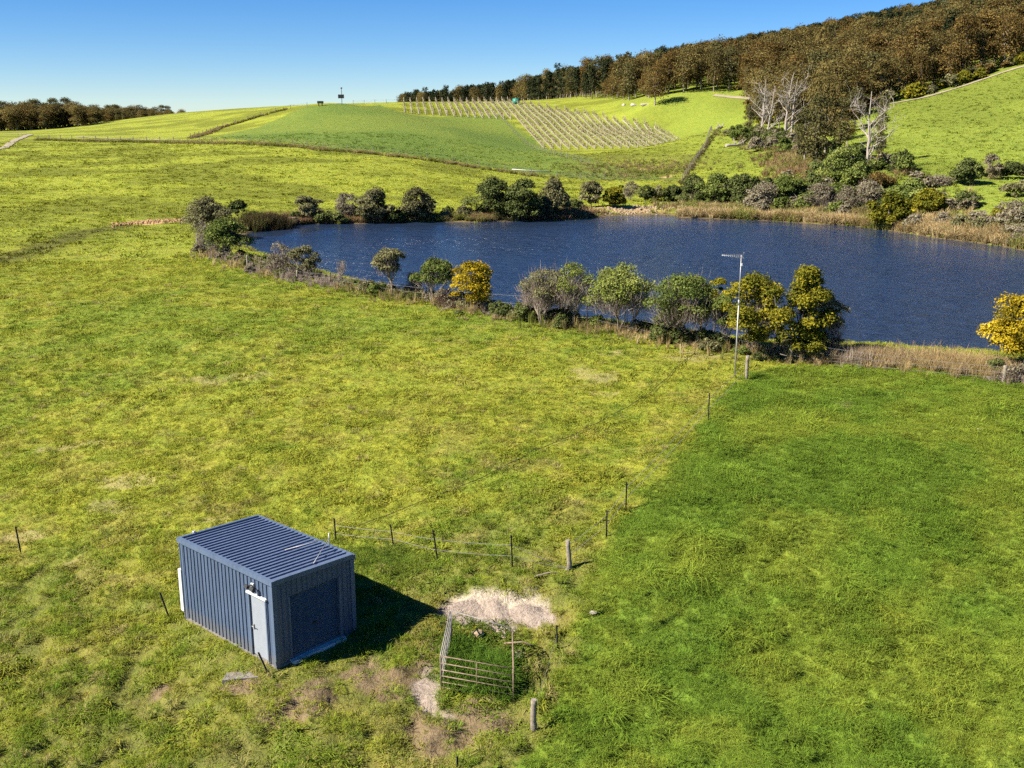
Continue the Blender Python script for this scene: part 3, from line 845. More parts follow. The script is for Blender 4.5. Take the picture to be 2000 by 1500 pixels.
def plant(name, px, py, top, wid, label, cat, leafm, bark='bark_grey', twigm='twig', group=None, seed=None, extra_h=1.0, dy=0., **kw):
    """a tree or shrub standing where the survey puts its foot; its size follows from its distance"""
    p = ground_at(px, py); p = np.array([p[0], p[1] + dy, gz(p[0], p[1] + dy)])
    k = depth_of(p) / FPX
    h = (py - top) * k * 1.02 * extra_h; w = wid * k * 1.12
    s = seed if seed is not None else int(px * 7 + py * 13)
    if 'bark_r' not in kw: kw['bark_r'] = .010 * h + .010
    kw['leaves'] = int(kw.get('leaves', 110) * 2.0); kw['leaf'] = kw.get('leaf', .13) * .72; kw['clumps'] = int(kw.get('clumps', 26) * 1.15)
    tb, crown, tw = tree_meshes(s, h, w, **kw)
    root = empty(name, (p[0], p[1], p[2] - .02), 0, label, cat, group)
    tb.build('trunk', M[bark], root)
    link(bpy.data.objects.new('crown', np_mesh('crown', crown[0], crown[1], [M[leafm]], crown[2])), root)
    if tw is not None:
        link(bpy.data.objects.new('twigs', np_mesh('twigs', tw[0], tw[1], [M[twigm]], tw[2])), root)['kind'] = 'stuff'
    return root

# --- shrubs and small trees along the near bank, left to right
B = 'shrubs and small trees along the near bank'
near_kw = dict(clumps=30, leaves=120, leaf=.13)
plant('grey_shrub', 404, 452, 388, 78, 'broad grey olive shrub at the left end of the dam, by the clay cutting', 'shrub', 'leaf_olive', group=B, lo=.05, shape='dome', clumps=34, leaves=110, leaf=.20, twig_n=900)
plant('dark_shrub', 467, 432, 393, 42, 'small dark round-topped shrub just behind the left end of the water', 'shrub', 'leaf_dark', group=B, lo=.3, shape='dome', clumps=20, leaves=110, leaf=.2)
plant('twiggy_shrub', 398, 487, 430, 44, 'bare grey twiggy shrub at the fence corner left of the water', 'shrub', 'leaf_grey', group=B, lo=.1, shape='vase', clumps=18, leaves=22, leaf=.12, twig_n=2200, stems=4, twigm='twig')
plant('leaning_tree', 446, 502, 430, 86, 'green crowned tree leaning over the water at the left end of the dam', 'tree', 'leaf_green', 'bark_grey', group=B, lo=.26, shape='dome', clumps=32, leaves=110, leaf=.17, stems=3, twig_n=700)
plant('twiggy_shrub', 548, 538, 477, 54, 'greyish pink twiggy shrub against the water, left of an olive shrub', 'shrub', 'leaf_grey', group=B, lo=.12, shape='vase', clumps=22, leaves=40, leaf=.10, twig_n=3200, stems=5, twigm='twig')
plant('olive_shrub', 592, 543, 483, 56, 'olive green shrub with bare brown skirts beside the pinkish twiggy shrub', 'shrub', 'leaf_olive', group=B, lo=.12, shape='round', clumps=26, leaves=90, leaf=.13, twig_n=1200, stems=3)
plant('bare_tree', 668, 556, 505, 22, 'slender leafless grey sapling on the near bank', 'tree', 'leaf_grey', 'bark_dead', group=B, lo=.3, shape='column', clumps=14, leaves=3, leaf=.08, twig_n=900, stems=2, bark_r=.03)
plant('pale_tree', 765, 579, 486, 66, 'lone tree with forked pale trunk and grey olive crown before the water', 'tree', 'leaf_olive', 'bark_pale', group=B, lo=.48, shape='round', clumps=28, leaves=120, leaf=.12, fork=.34, twig_n=900, bark_r=.055)
plant('red_twig_shrub', 803, 578, 530, 44, 'low reddish brown twiggy shrub between the pale tree and the green crowned tree', 'shrub', 'leaf_grey', 'bark_grey', 'twig_red', group=B, lo=.05, shape='dome', clumps=16, leaves=20, leaf=.10, twig_n=2200, stems=5)
plant('green_tree', 850, 594, 508, 70, 'small round-topped green tree left of the first yellow wattle', 'tree', 'leaf_green', 'bark_pale', group=B, lo=.45, shape='dome', clumps=28, leaves=130, leaf=.12, fork=.22, stems=2, twig_n=1400)
plant('wattle_tree', 920, 603, 513, 96, 'bright golden wattle in bloom left of the grey tea trees', 'tree', 'leaf_wattle', 'bark_dark', group=B, lo=.12, shape='round', clumps=40, leaves=120, leaf=.12, cl=.52, twig_n=300)
plant('red_twig_shrub', 868, 600, 560, 40, 'low brown twiggy shrub at the foot of the golden wattle', 'shrub', 'leaf_grey', 'bark_grey', 'twig_red', group=B, lo=.05, shape='dome', clumps=14, leaves=16, leaf=.10, twig_n=1600, stems=4)
plant('dark_shrub', 1033, 626, 588, 50, 'low dark shrub at the foot of the leftmost tea tree', 'shrub', 'leaf_dark', group=B, lo=.02, shape='dome', clumps=20, leaves=100, leaf=.12)
plant('tea_tree', 1064, 634, 526, 88, 'leftmost grey-brown tea tree with pale leaning stems', 'tree', 'leaf_olive', 'bark_pale', group=B, lo=.36, shape='round', clumps=30, leaves=64, leaf=.10, fork=.2, stems=3, twig_n=4200)
plant('tea_tree', 1113, 637, 516, 84, 'tea tree with a grey-green top and spreading pale stem, left of the tall steel post', 'tree', 'leaf_fresh', 'bark_pale', group=B, lo=.38, shape='round', clumps=30, leaves=72, leaf=.10, fork=.2, stems=2, twig_n=3000)
plant('tea_tree', 1212, 648, 519, 128, 'widest tea tree with a flat green top, right of the tall steel post', 'tree', 'leaf_fresh', 'bark_pale', group=B, lo=.34, shape='dome', clumps=44, leaves=120, leaf=.11, cl=.62, fork=.2, stems=4, twig_n=3200)
plant('dark_shrub', 1300, 668, 598, 66, 'dark green bushy shrub between the widest tea tree and the pale forked tree', 'shrub', 'leaf_dark', group=B, lo=.02, shape='cone', clumps=30, leaves=110, leaf=.12)
plant('tea_tree', 1338, 676, 536, 120, 'green topped tea tree with a pale forked trunk left of the antenna mast', 'tree', 'leaf_green', 'bark_pale', group=B, lo=.36, shape='dome', clumps=42, leaves=130, leaf=.11, cl=.6, fork=.16, stems=2, twig_n=3200)
plant('small_tree', 1416, 683, 575, 58, 'small green tree with pale splayed stems close to the antenna mast', 'tree', 'leaf_green', 'bark_pale', group=B, lo=.42, shape='round', clumps=22, leaves=110, leaf=.11, fork=.14, stems=2, twig_n=1500)
plant('wattle_tree', 1470, 693, 537, 128, 'broad yellow-green wattle directly behind the antenna mast', 'tree', 'leaf_wattle_green', 'bark_dark', group=B, lo=.14, shape='round', clumps=52, leaves=130, leaf=.12, cl=.55, twig_n=300)
plant('wattle_tree', 1566, 702, 521, 122, 'tall cone-shaped dark wattle with yellow tips right of the antenna mast', 'tree', 'leaf_wattle_green', 'bark_dark', group=B, lo=.04, shape='cone', clumps=62, leaves=120, leaf=.12, cl=.5)
plant('wattle_tree', 1402, 660, 545, 50, 'golden flecked wattle peeping out left of the mast between two green crowns', 'tree', 'leaf_wattle_green', 'bark_dark', group=B, lo=.3, shape='round', clumps=22, leaves=120, leaf=.11, dy=1.2)
plant('grey_shrub', 1618, 695, 572, 58, 'feathery grey-green shrub on the water side of the tall cone-shaped wattle', 'shrub', 'leaf_olive', group=B, lo=.08, shape='column', clumps=24, leaves=60, leaf=.10, twig_n=3000, stems=3)
plant('wattle_tree', 1998, 722, 573, 132, 'bright golden wattle in bloom cut off by the right edge', 'tree', 'leaf_wattle', 'bark_dark', group=B, lo=.16, shape='round', clumps=54, leaves=130, leaf=.12, cl=.55)
plant('dark_shrub', 1946, 728, 698, 44, 'low dark scrub under the golden wattle at the right edge', 'shrub', 'leaf_dark', group=B, lo=.0, shape='dome', clumps=16, leaves=90, leaf=.12, twig_n=300)
plant('twiggy_shrub', 1985, 748, 708, 58, 'heap of grey dry brush at the right edge below the golden wattle', 'shrub', 'leaf_grey', group=B, lo=.0, shape='dome', clumps=14, leaves=14, leaf=.12, twig_n=1600, stems=5)

# --- far bank
B = 'bushes along the far bank'
fk = dict(leaves=110, leaf=.24)
plant('grey_bush', 610, 430, 383, 50, 'leftmost grey-olive round bush on the far bank', 'bush', 'leaf_olive', group=B, lo=.12, shape='round', clumps=24, twig_n=900, **fk)
plant('pale_bush', 678, 427, 377, 44, 'pale grey leafless round bush on the far bank', 'bush', 'leaf_grey', group=B, lo=.12, shape='round', clumps=20, leaves=50, leaf=.2, twig_n=1800)
plant('round_bush', 735, 433, 372, 70, 'large ball-shaped dark olive bush right of the pale leafless one', 'bush', 'leaf_olive', group=B, lo=.04, shape='round', clumps=34, **fk)
plant('round_bush', 819, 430, 370, 66, 'ball-shaped grey olive bush standing alone right of its darker twin', 'bush', 'leaf_olive', group=B, lo=.04, shape='round', clumps=32, **fk)
plant('low_bush', 640, 434, 416, 44, 'low dark scrub on the water edge below the leftmost far bushes', 'bush', 'leaf_dark', group=B, lo=0, shape='dome', clumps=16, **fk)
plant('low_bush', 664, 436, 417, 36, 'low dark scrub on the water edge below the pale leafless bush', 'bush', 'leaf_dark', group=B, lo=0, shape='dome', clumps=14, **fk)
plant('low_bush', 776, 434, 412, 46, 'low dark scrub on the water edge between the two ball-shaped bushes', 'bush', 'leaf_dark', group=B, lo=0, shape='dome', clumps=14, **fk)
plant('low_bush', 498, 428, 414, 34, 'low dark scrub behind the dark rushes', 'bush', 'leaf_dark', group=B, lo=0, shape='dome', clumps=12, **fk)
plant('green_bush', 964, 424, 350, 74, 'big dark green bush left in the pair at the middle of the far bank', 'bush', 'leaf_dark', group=B, lo=.06, shape='dome', clumps=38, **fk)
plant('green_bush', 1019, 430, 352, 72, 'big dark bush right in the pair at the middle of the far bank', 'bush', 'leaf_dark', group=B, lo=.04, shape='dome', clumps=36, **fk)
plant('grey_bush', 1080, 422, 352, 72, 'grey-olive sloping bush right of the pair of dark green ones', 'bush', 'leaf_olive', group=B, lo=.04, shape='cone', clumps=36, **fk)
plant('green_bush', 1155, 404, 357, 44, 'upright olive bush on the rise left of the eroded sandy bank', 'bush', 'leaf_olive', group=B, lo=.1, shape='column', clumps=24, **fk)
plant('yellow_bush', 1203, 405, 360, 42, 'yellow tinged dark bush above the eroded sandy bank', 'bush', 'leaf_wattle_green', group=B, lo=.06, shape='round', clumps=24, **fk)
plant('pale_bush', 1231, 393, 355, 36, 'thin pale twiggy bush above the eroded sandy bank', 'bush', 'leaf_grey', 'bark_dead', group=B, lo=.2, shape='vase', clumps=16, leaves=16, leaf=.2, twig_n=1200, stems=3)
plant('green_bush', 1260, 396, 362, 30, 'small dark bush right of the thin pale one above the sandy bank', 'bush', 'leaf_dark', group=B, lo=.1, shape='round', clumps=18, **fk)
# --- the scrub belt at the right end of the far bank
B = 'scrub belt on the right bank'
belt = [('green_bush', 1352, 398, 346, 50, 'leaf_dark', 'dome', 'dark green bush at the left end of the right bank scrub, below the hedgerow'),
        ('green_bush', 1398, 402, 343, 64, 'leaf_green', 'dome', 'mid green bush with tawny skirts, second in the right bank scrub'),
        ('green_bush', 1448, 404, 341, 62, 'leaf_dark', 'dome', 'dark green bush, third in the right bank scrub'),
        ('grey_bush', 1492, 408, 358, 52, 'leaf_grey', 'round', 'brownish grey bush sunk between green ones in the right bank scrub'),
        ('green_bush', 1536, 402, 342, 66, 'leaf_green', 'dome', 'broad green bush below the dark stand of gum trees'),
        ('green_bush', 1585, 396, 343, 48, 'leaf_dark', 'dome', 'dark bush at the foot of the stand of gum trees'),
        ('grey_bush', 1605, 412, 360, 54, 'leaf_grey', 'round', 'rounded mauve-grey bush at the water side below the gums'),
        ('grey_bush', 1652, 414, 366, 52, 'leaf_grey', 'dome', 'mauve-grey bush next to the rounded one at the water side'),
        ('grey_bush', 1694, 412, 352, 66, 'leaf_grey', 'dome', 'wide tawny grey bush left of the yellow-green thicket'),
        ('green_tree', 1657, 372, 288, 88, 'leaf_green', 'round', 'blue-green round tree in front of the big dead tree'),
        ('olive_bush', 1633, 378, 338, 50, 'leaf_fresh', 'dome', 'yellowish bush at the foot of the blue-green round tree'),
        ('thicket_bush', 1735, 445, 378, 72, 'leaf_wattle_green', 'dome', 'yellow-green thicket bush reaching down to the water on the right bank'),
        ('thicket_bush', 1778, 420, 352, 74, 'leaf_green', 'dome', 'dark green thicket bush on the upper right bank'),
        ('thicket_bush', 1810, 428, 372, 58, 'leaf_wattle_green', 'dome', 'olive thicket bush at the right end of the thicket'),
        ('olive_bush', 1944, 447, 408, 32, 'leaf_wattle_green', 'dome', 'small olive green bush among the tan tussocks near the right edge'),
        ('tan_bush', 1982, 452, 390, 66, 'leaf_grey', 'dome', 'big tan dried bush at the right edge above the tussocks'),
        ('olive_bush', 1795, 362, 343, 30, 'leaf_wattle_green', 'dome', 'small olive bush at the left end of the field hedge on the right slope'),
        ('tan_bush', 1832, 364, 345, 46, 'leaf_grey', 'dome', 'brown bush in the field hedge left of the round dark one'),
        ('round_bush', 1886, 360, 314, 56, 'leaf_dark', 'round', 'round dark green bush casting a shadow in the field hedge'),
        ('pale_bush', 1937, 350, 302, 34, 'leaf_grey', 'vase', 'thin pale leafless bush in the field hedge'),
        ('round_bush', 1969, 348, 315, 40, 'leaf_dark', 'round', 'dark bush right of the thin pale one in the field hedge'),
        ('olive_bush', 2000, 344, 322, 26, 'leaf_olive', 'round', 'half hidden bush at the right edge in the field hedge'),
        ('yellow_bush', 1722, 322, 302, 26, 'leaf_wattle_green', 'dome', 'small yellowish bush right of the big dead tree'),
        ('brown_bush', 1706, 368, 338, 60, 'leaf_rust', 'dome', 'low rusty brown brush below the big dead tree')]
for (nm, a_, b_, tp, wd, lm, shp, lab) in belt:
    dead = lm == 'leaf_grey'
    plant(nm, a_, b_, tp, wd, lab, 'tree' if 'tree' in nm else 'bush', lm, group=B, lo=.04, shape=shp, clumps=int(18 + wd * .28), leaves=46 if dead else 105, leaf=.20 if dead else .26, twig_n=1500 if dead else 0, stems=4 if dead else 1, twigm='twig' if a_ < 1900 else 'straw')

# ------------------------------------------------------------------ gum trees: the stand by the gully and the forest on the hill
def gum_set(seed, h, w, leafm, lo, shape, clumps, leaves, leaf, bark, up=.5):
    tb, crown, tw = tree_meshes(seed, h, w, lo=lo, shape=shape, clumps=clumps, leaves=leaves, leaf=leaf, cl=.165 * h * (w / h / .5), bark_r=.016 * h, fork=.42, up=up, asp=1.4, sides=4)
    return tb.mesh('trunk', M[bark]), np_mesh('crown', crown[0], crown[1], [M[leafm]], crown[2])
GUM = []
for i in range(9):
    lm = ['leaf_gum', 'leaf_rust', 'leaf_gum', 'leaf_gum', 'leaf_rust', 'leaf_gum_dark', 'leaf_gum', 'leaf_gum_dark', 'leaf_gum'][i]
    GUM.append(gum_set(900 + i, 15, [7.5, 8.5, 6.5, 8, 7, 6, 9, 6.5, 8][i], lm, [.12, .06, .22, .05, .12, .08, .05, .1, .26][i], 'gum', 26, 115, .36, 'bark_pale' if i % 3 else 'bark_grey'))
PINE = [gum_set(930 + i, 16, [5.0, 4.4, 5.6][i], 'leaf_pine', .12, 'pine', 24, 40, .6, 'bark_dark', .3) for i in range(3)]

def put_tree(name, p, h, ms, rz, label, group, wid=1.0, ref=15.):
    k = h / ref
    root = empty(name, (p[0], p[1], p[2] - .1), rz, label, 'tree', group); root.scale = (k * wid, k * wid, k)
    link(bpy.data.objects.new('trunk', ms[0]), root); link(bpy.data.objects.new('crown', ms[1]), root)
    return root

rg = np.random.default_rng(77)
# the stand that runs down the gully (px, foot, top, mesh, width factor)
stand = [(1462, 262, 205, 4, .9, 'leftmost low rusty gum of the gully stand, at the corner of the upper field'), (1485, 250, 180, 6, .9, 'dark gum behind the left clump of dead trees'),
         (1520, 258, 168, 1, .9, 'rusty gum behind the dead trees of the gully stand'), (1552, 268, 150, 3, 1.0, 'tall gum behind the second dead tree'),
         (1572, 318, 205, 7, .9, 'dark narrow gum left of the gully opening'), (1592, 334, 190, 0, 1.0, 'front gum of the gully stand with dark drooping crown'),
         (1610, 318, 168, 6, .95, 'tall olive gum in the middle of the gully stand'), (1640, 300, 196, 3, .9, 'gum right of the tall olive one in the gully stand'),
         (1600, 282, 140, 1, 1.0, 'tallest rust-topped gum at the back of the gully stand'), (1655, 285, 214, 4, .9, 'low rusty gum at the right side of the gully stand'),
         (1632, 262, 150, 2, .9, 'gum joining the gully stand to the forest'), (1668, 250, 170, 6, .9, 'dark gum above the right side of the gully stand'),
         (1716, 318, 198, 5, .55, 'slim leafy gum growing behind the big dead tree')]
for a_, b_, tp, mi, wf, lab in stand:
    p = ground_at(a_, b_); h = (b_ - tp) * depth_of(p) / FPX
    put_tree('gum_tree', p, h, GUM[[5, 7, 2, 0, 7, 5, 2, 5, 0, 4, 2, 7, 5][stand.index((a_, b_, tp, mi, wf, lab))]], rg.uniform(0, 6.28), lab, 'gum trees in the gully stand', wf * 10 / max(h, 9))
p = ground_at(1279, 206)
put_tree('field_tree', p, (206 - 126) * depth_of(p) / FPX, GUM[1], 1.0, 'lone brown tree casting a long shadow on the upper field before the forest', 'trees on the upper field', 1.0)

# forest on the right hill
FOR = px_poly([(800, 201), (900, 197), (1040, 200), (1150, 203), (1240, 204), (1300, 194), (1440, 187), (1460, 200)])
edge = np.array([ground_at(a_, b_)[:2] for a_, b_ in [(1470, 215), (1560, 240), (1640, 240), (1690, 214), (1745, 199), (1800, 188), (1850, 173), (1900, 156), (1950, 139), (2010, 121), (2080, 99), (2300, 50)]])
e0 = np.array([at_dist(a_, 205, y_)[:2] for a_, y_ in ((790, 590), (900, 560), (1000, 530), (1060, 470), (1110, 425), (1160, 395))])
FOREST = np.vstack([e0 + [0, 6], FOR[4:] + [0, 8], edge + np.array([0, 3.5]), [[330, 330], [520, 800], [-85, 800]]])
fx = rg.uniform(-80, 420, 60000); fy = rg.uniform(225, 780, 60000)
k = poly_in(FOREST, fx, fy); fx, fy = fx[k], fy[k]
cand = list(zip(fx, fy)); kept = []; grid = {}
for (a_, b_) in cand:
    sp = 4.1 if b_ < 420 else 5.6
    gxk, gyk = int(a_ // 6), int(b_ // 6)
    if all((a_ - q[0]) ** 2 + (b_ - q[1]) ** 2 > sp * sp for i in (-1, 0, 1) for j in (-1, 0, 1) for q in grid.get((gxk + i, gyk + j), ())):
        grid.setdefault((gxk, gyk), []).append((a_, b_)); kept.append((a_, b_))
kept = np.array(kept); kz = height(kept[:, 0], kept[:, 1])
vis = np.abs(kept[:, 0] / kept[:, 1]) < .62
kept, kz = kept[vis], kz[vis]
ed = line_dist(np.vstack([e0 + [0, 6], FOR[4:] + [0, 8], edge + np.array([0, 3.5])]), kept[:, 0], kept[:, 1])
inview = (kept[:, 0] / kept[:, 1] < .53)
order = np.argsort(np.where(inview, kept[:, 1] + ed * 1.5, 9999))
NIND = 215
pine_mix = smooth(330, 520, kept[:, 1] + (fbm(kept[:, 0], kept[:, 1], 60, 95, 3) - .5) * 200)
ispine = (rg.uniform(size=len(kept)) < pine_mix * .75)
hts = rg.uniform(7.0, 15.5, len(kept)) * np.where(ispine, 1.0, 1.0)
gi_ = rg.choice(9, len(kept), p=[.15, .15, .12, .14, .13, .07, .13, .04, .07]); pi_ = rg.integers(0, 3, len(kept)); rz_ = rg.uniform(0, 6.28, len(kept))
for j in order[:NIND]:
    p = (kept[j, 0], kept[j, 1], kz[j])
    if ispine[j]: put_tree('pine_tree', p, hts[j], PINE[pi_[j]], rz_[j], 'dark narrow pine among the front trees of the hillside forest', 'forest pines', rg.uniform(.85, 1.2), 16.)
    else: put_tree('gum_tree', p, hts[j], GUM[gi_[j]], rz_[j], 'brown-green gum tree among the front trees of the hillside forest', 'forest gums', rg.uniform(.85, 1.2))
rest = order[NIND:]
def whole(ms, nm):
    """trunk and crown of a far tree as one prototype"""
    bm = bmesh.new(); bm.from_mesh(ms[0]); n0 = len(bm.faces); bm.from_mesh(ms[1])
    bm.faces.ensure_lookup_table()
    for f in bm.faces[n0:]: f.material_index = 1
    me = bpy.data.meshes.new(nm); bm.to_mesh(me); bm.free()
    me.materials.append(ms[0].materials[0]); me.materials.append(ms[1].materials[0])
    return bpy.data.objects.new(nm, me)
WHOLE = [whole(g_, 'forest_tree') for g_ in GUM] + [whole(g_, 'forest_pine') for g_ in PINE]
pick = np.where(ispine, 9 + pi_, gi_)[rest]
sc = hts[rest] / np.where(ispine[rest], 16., 15.)
scatter('hillside_forest', np.stack([kept[rest, 0], kept[rest, 1], kz[rest] - .1], 1), rz_[rest], np.zeros((len(rest), 2)), sc, None, WHOLE, pick, 'dense brown-green forest covering the hill behind its front trees')
# understorey along the forest edge
ue = resample(edge, 1.3); ue = ue + rg.normal(0, 1.2, ue.shape) + [0, 1.5]
ulow = [bpy.data.objects.new('low_scrub', np_mesh('low_scrub', c_[0], c_[1], [M[m_]], c_[2])) for m_, c_ in [(m_, tree_meshes(960 + i, 2.6, 3.6, lo=0, shape='dome', clumps=16, leaves=50, leaf=.4)[1]) for i, m_ in enumerate(('leaf_rust', 'leaf_olive', 'leaf_wattle_green'))]]
scatter('forest_edge_scrub', np.stack([ue[:, 0], ue[:, 1], height(ue[:, 0], ue[:, 1])], 1), rg.uniform(0, 6, len(ue)), np.zeros((len(ue), 2)), rg.uniform(.5, 1.3, len(ue)), None, ulow, rg.integers(0, 3, len(ue)), 'low rusty scrub along the foot of the forest')

# far left wood on the ridge: each crown that shows
lw = []
for i in range(430):
    a_ = rg.uniform(-40, 358); front = i >= 64
    y_ = rg.uniform(425, 470) if front else rg.uniform(465, 520)
    if a_ > 200: y_ += 70
    top = np.interp(a_, [-40, 0, 60, 120, 200, 260, 300, 330, 360], [197, 199, 193, 193, 201, 205, 207, 209, 210])
    top += rg.uniform(7, 36) if front else rg.uniform(-3, 9)
    d_ = sight(a_, top); t_ = y_ / d_[1]; x_ = d_[0] * t_; zt = CAMZ + d_[2] * t_; zb = gz(x_, y_)
    if zt - zb < 3.0: continue
    lw.append((front, x_, y_, zb, zt - zb))
for front, x_, y_, zb, h in lw:
    if not front: put_tree('gum_tree', (x_, y_, zb), h, GUM[[1, 3, 6, 5, 0][rg.integers(0, 5)]], rg.uniform(0, 6.28), 'reddish brown gum tree in the wood on the left skyline', 'wood on the left skyline', 1.25)
lf = np.array([q[1:] for q in lw if q[0]])
lw_pick = np.array([1, 3, 6, 5, 0])[rg.integers(0, 5, len(lf))]
scatter('skyline_wood', lf[:, :3], rg.uniform(0, 6.28, len(lf)), np.zeros((len(lf), 2)), np.stack([lf[:, 3] / 15 * 1.6, lf[:, 3] / 15 * 1.6, lf[:, 3] / 15], 1), None, WHOLE, lw_pick, 'dense lower trees filling the wood on the left skyline')
for i, (a_, tp) in enumerate([(384, 217), (396, 218), (402, 217.5), (428, 219)]):
    d_ = sight(a_, tp); y_ = 600.; t_ = y_ / d_[1]; x_ = d_[0] * t_; zt = CAMZ + d_[2] * t_; zb = gz(x_, y_)
    put_tree('gum_tree', (x_, y_, zb), max(zt - zb, 4), GUM[i % 3], i, 'tiny distant tree peeping over the ridge right of the left wood', 'distant trees on the ridge', .6)
for i, a_ in enumerate(np.linspace(455, 582, 34)):
    y_ = 640.; tp = np.interp(a_, [455, 480, 582], [218, 213.5, 205]) + rg.uniform(-1.2, 1.5)
    d_ = sight(a_, tp); t_ = y_ / d_[1]; x_ = d_[0] * t_; zt = CAMZ + d_[2] * t_; zb = gz(x_, y_)
    put_tree('pine_tree', (x_, y_, zb), max(zt - zb, 5), PINE[i % 3], i, 'distant dark pine in the row behind the ridge left of the hilltop mast', 'pine row behind the ridge', .7, 16.)

# ------------------------------------------------------------------ dead trees
def dead_tree(name, px, py, top, wid, label, seed, lean=0., limbs=9, group='dead trees in the gully'):
    r = np.random.default_rng(seed); p = ground_at(px, py); k = depth_of(p) / FPX
    h = (py - top) * k; w = wid * k * 1.12
    root = empty(name, p, 0, label, 'tree', group)
    tr = MB(); br = MB()
    ax = limb_path(r, (0, 0, -.2), (lean * w, 0, h), .03, 8)
    tr.tube(ax, list(np.linspace(.024 * h, .004 * h, 8)), 7, False)
    for i in range(limbs):
        t = r.uniform(.18, .78); q = ax[int(t * 7)]; ang = r.uniform(0, 6.28) if i > 1 else (math.pi * i + .2)
        L = w * .5 * (1.15 - t * .5) * r.uniform(.7, 1.1)
        e = q + np.array([math.cos(ang) * L, math.sin(ang) * L * .8, L * r.uniform(.7, 1.5)])
        e[2] = min(e[2], h * r.uniform(.75, .98))
        lp = limb_path(r, q, e, .14, 6); r0 = .0125 * h * (1.1 - t * .6)
        br.tube(lp, list(np.linspace(r0, r0 * .2, 6)), 5, False)
        for j in range(6):
            s = lp[r.integers(2, 6)]; e2 = s + np.array([r.normal(0, .13), r.normal(0, .13), abs(r.normal(.13, .08))]) * w * 1.1
            l2 = limb_path(r, s, e2, .15, 4); br.tube(l2, [r0 * .4, r0 * .3, r0 * .2, r0 * .08], 4, False)
            for _ in range(2):
                s3 = l2[r.integers(1, 4)]; e3 = s3 + r.normal(0, .06 * w, 3) + np.array([0, 0, .06 * w])
                br.tube([s3, (s3 + e3) / 2 + r.normal(0, .01 * w, 3), e3], [r0 * .2, r0 * .15, r0 * .06], 3, False)
    tr.build('trunk', M['bark_dead'], root); br.build('branches', M['bark_dead'], root)
    return root
dead_tree('dead_tree', 1694, 334, 184, 92, 'big leafless white tree with spreading limbs in front of the right slope', 5, -.04, 13)
dead_tree('dead_tree', 1486, 264, 160, 62, 'leftmost leafless white tree of the gully stand', 6, .05, 13)
dead_tree('dead_tree', 1498, 265, 172, 46, 'leafless white tree close behind the leftmost dead one', 7, .2, 10)
dead_tree('dead_tree', 1533, 274, 148, 66, 'leafless white tree rising between the gums of the gully stand', 8, .12, 13)
dead_tree('dead_tree', 1545, 272, 160, 44, 'slim leafless white tree right of the other dead trees in the gully stand', 9, .1, 9)
dead_tree('dead_tree', 1931, 350, 305, 14, 'small bare stick of a tree in the field hedge on the right', 10, -.1, 5)
# fallen logs
def fallen_log(px, py, L, ang, label, seed):
    r = np.random.default_rng(seed); p = ground_at(px, py); root = empty('fallen_log', p, ang, label, 'log', 'fallen logs on the green slope')
    b = MB(); b.tube(limb_path(r, (-L / 2, 0, .3), (L / 2, 0, .45), .03, 6), list(np.linspace(.32, .16, 6)), 8); b.build('trunk', M['bark_dead'], root)
    c = MB()
    for i in range(7):
        q = np.array([r.uniform(-.1, .5) * L, 0, .5]); c.tube(limb_path(r, q, q + np.array([r.normal(.5, .6), r.normal(0, .8), r.uniform(.5, 1.6)]), .15, 4), [.12, .09, .06, .02], 5)
    c.build('branches', M['bark_dead'], root)
fallen_log(1438, 287, 5.0, .35, 'bleached fallen log with branches on the slope right of the hedgerow', 1)
fallen_log(1406, 252, 4.2, .9, 'bleached fallen branch at the top of the hedgerow', 2)
# ------------------------------------------------------------------ shed
shed = empty('garden_shed', SH_D, YAW, 'blue corrugated steel shed with flat ribbed roof, roller door and side door', 'shed')
# local axes: x along the roller-door side (E2), y along the long side (E1), z up
def ribbed(width, pitch, rib_w, rib_h, hfun, taper=.012):
    """profile points of ribbed sheet across a width: list of (s, out)"""
    P_ = [(0, 0)]; s = pitch * .5
    while s + rib_w < width:
        P_ += [(s - taper, 0), (s, rib_h), (s + rib_w, rib_h), (s + rib_w + taper, 0)]; s += pitch
    P_.append((width, 0)); return P_
def wall_sheet(name, o, ax, out, width, h0, h1, skip=None, pitch=.19):
    """upright ribbed wall; skip = (s0, s1, top) opening; heights run from h0 to h1 along the wall"""
    prof = ribbed(width, pitch, .034, .03, None); b = MB()
    ss = [q[0] for q in prof]
    if skip:
        for e in skip[:2]:
            k = next(i for i, q in enumerate(ss) if q > e); y0_, y1_ = prof[k - 1], prof[k]; f = (e - y0_[0]) / (y1_[0] - y0_[0])
            prof.insert(k, (e, y0_[1] + (y1_[1] - y0_[1]) * f)); ss = [q[0] for q in prof]
    o = np.array(o, float); ax = np.array(ax, float); out = np.array(out, float)
    for (s0, q0), (s1, q1) in zip(prof[:-1], prof[1:]):
        zb = 0.06
        if skip and s0 >= skip[0] - 1e-6 and s1 <= skip[1] + 1e-6: zb = skip[2]
        a_ = o + ax * s0 + out * q0; c_ = o + ax * s1 + out * q1
        t0 = h0 + (h1 - h0) * s0 / width; t1 = h0 + (h1 - h0) * s1 / width
        b.add([(a_[0], a_[1], zb), (c_[0], c_[1], zb), (c_[0], c_[1], t1), (a_[0], a_[1], t0)], [(0, 1, 2, 3)])
    return b.build(name, M['steel_blue'], shed)
W_, L_, H1, H2 = SHW, SHL, SHH1 - .05, SHH2 - .05
DOOR = (.34, 1.18, 2.10)
wall_sheet('wall_sheet', (0, 0, 0), (0, 1, 0), (-1, 0, 0), L_, H1, H1, DOOR)
RD = (.52, 2.42, 2.12)
wall_sheet('wall_sheet', (0, 0, 0), (1, 0, 0), (0, -1, 0), W_, H1, H2, RD)
wall_sheet('wall_sheet', (W_, 0, 0), (0, 1, 0), (1, 0, 0), L_, H2, H2)
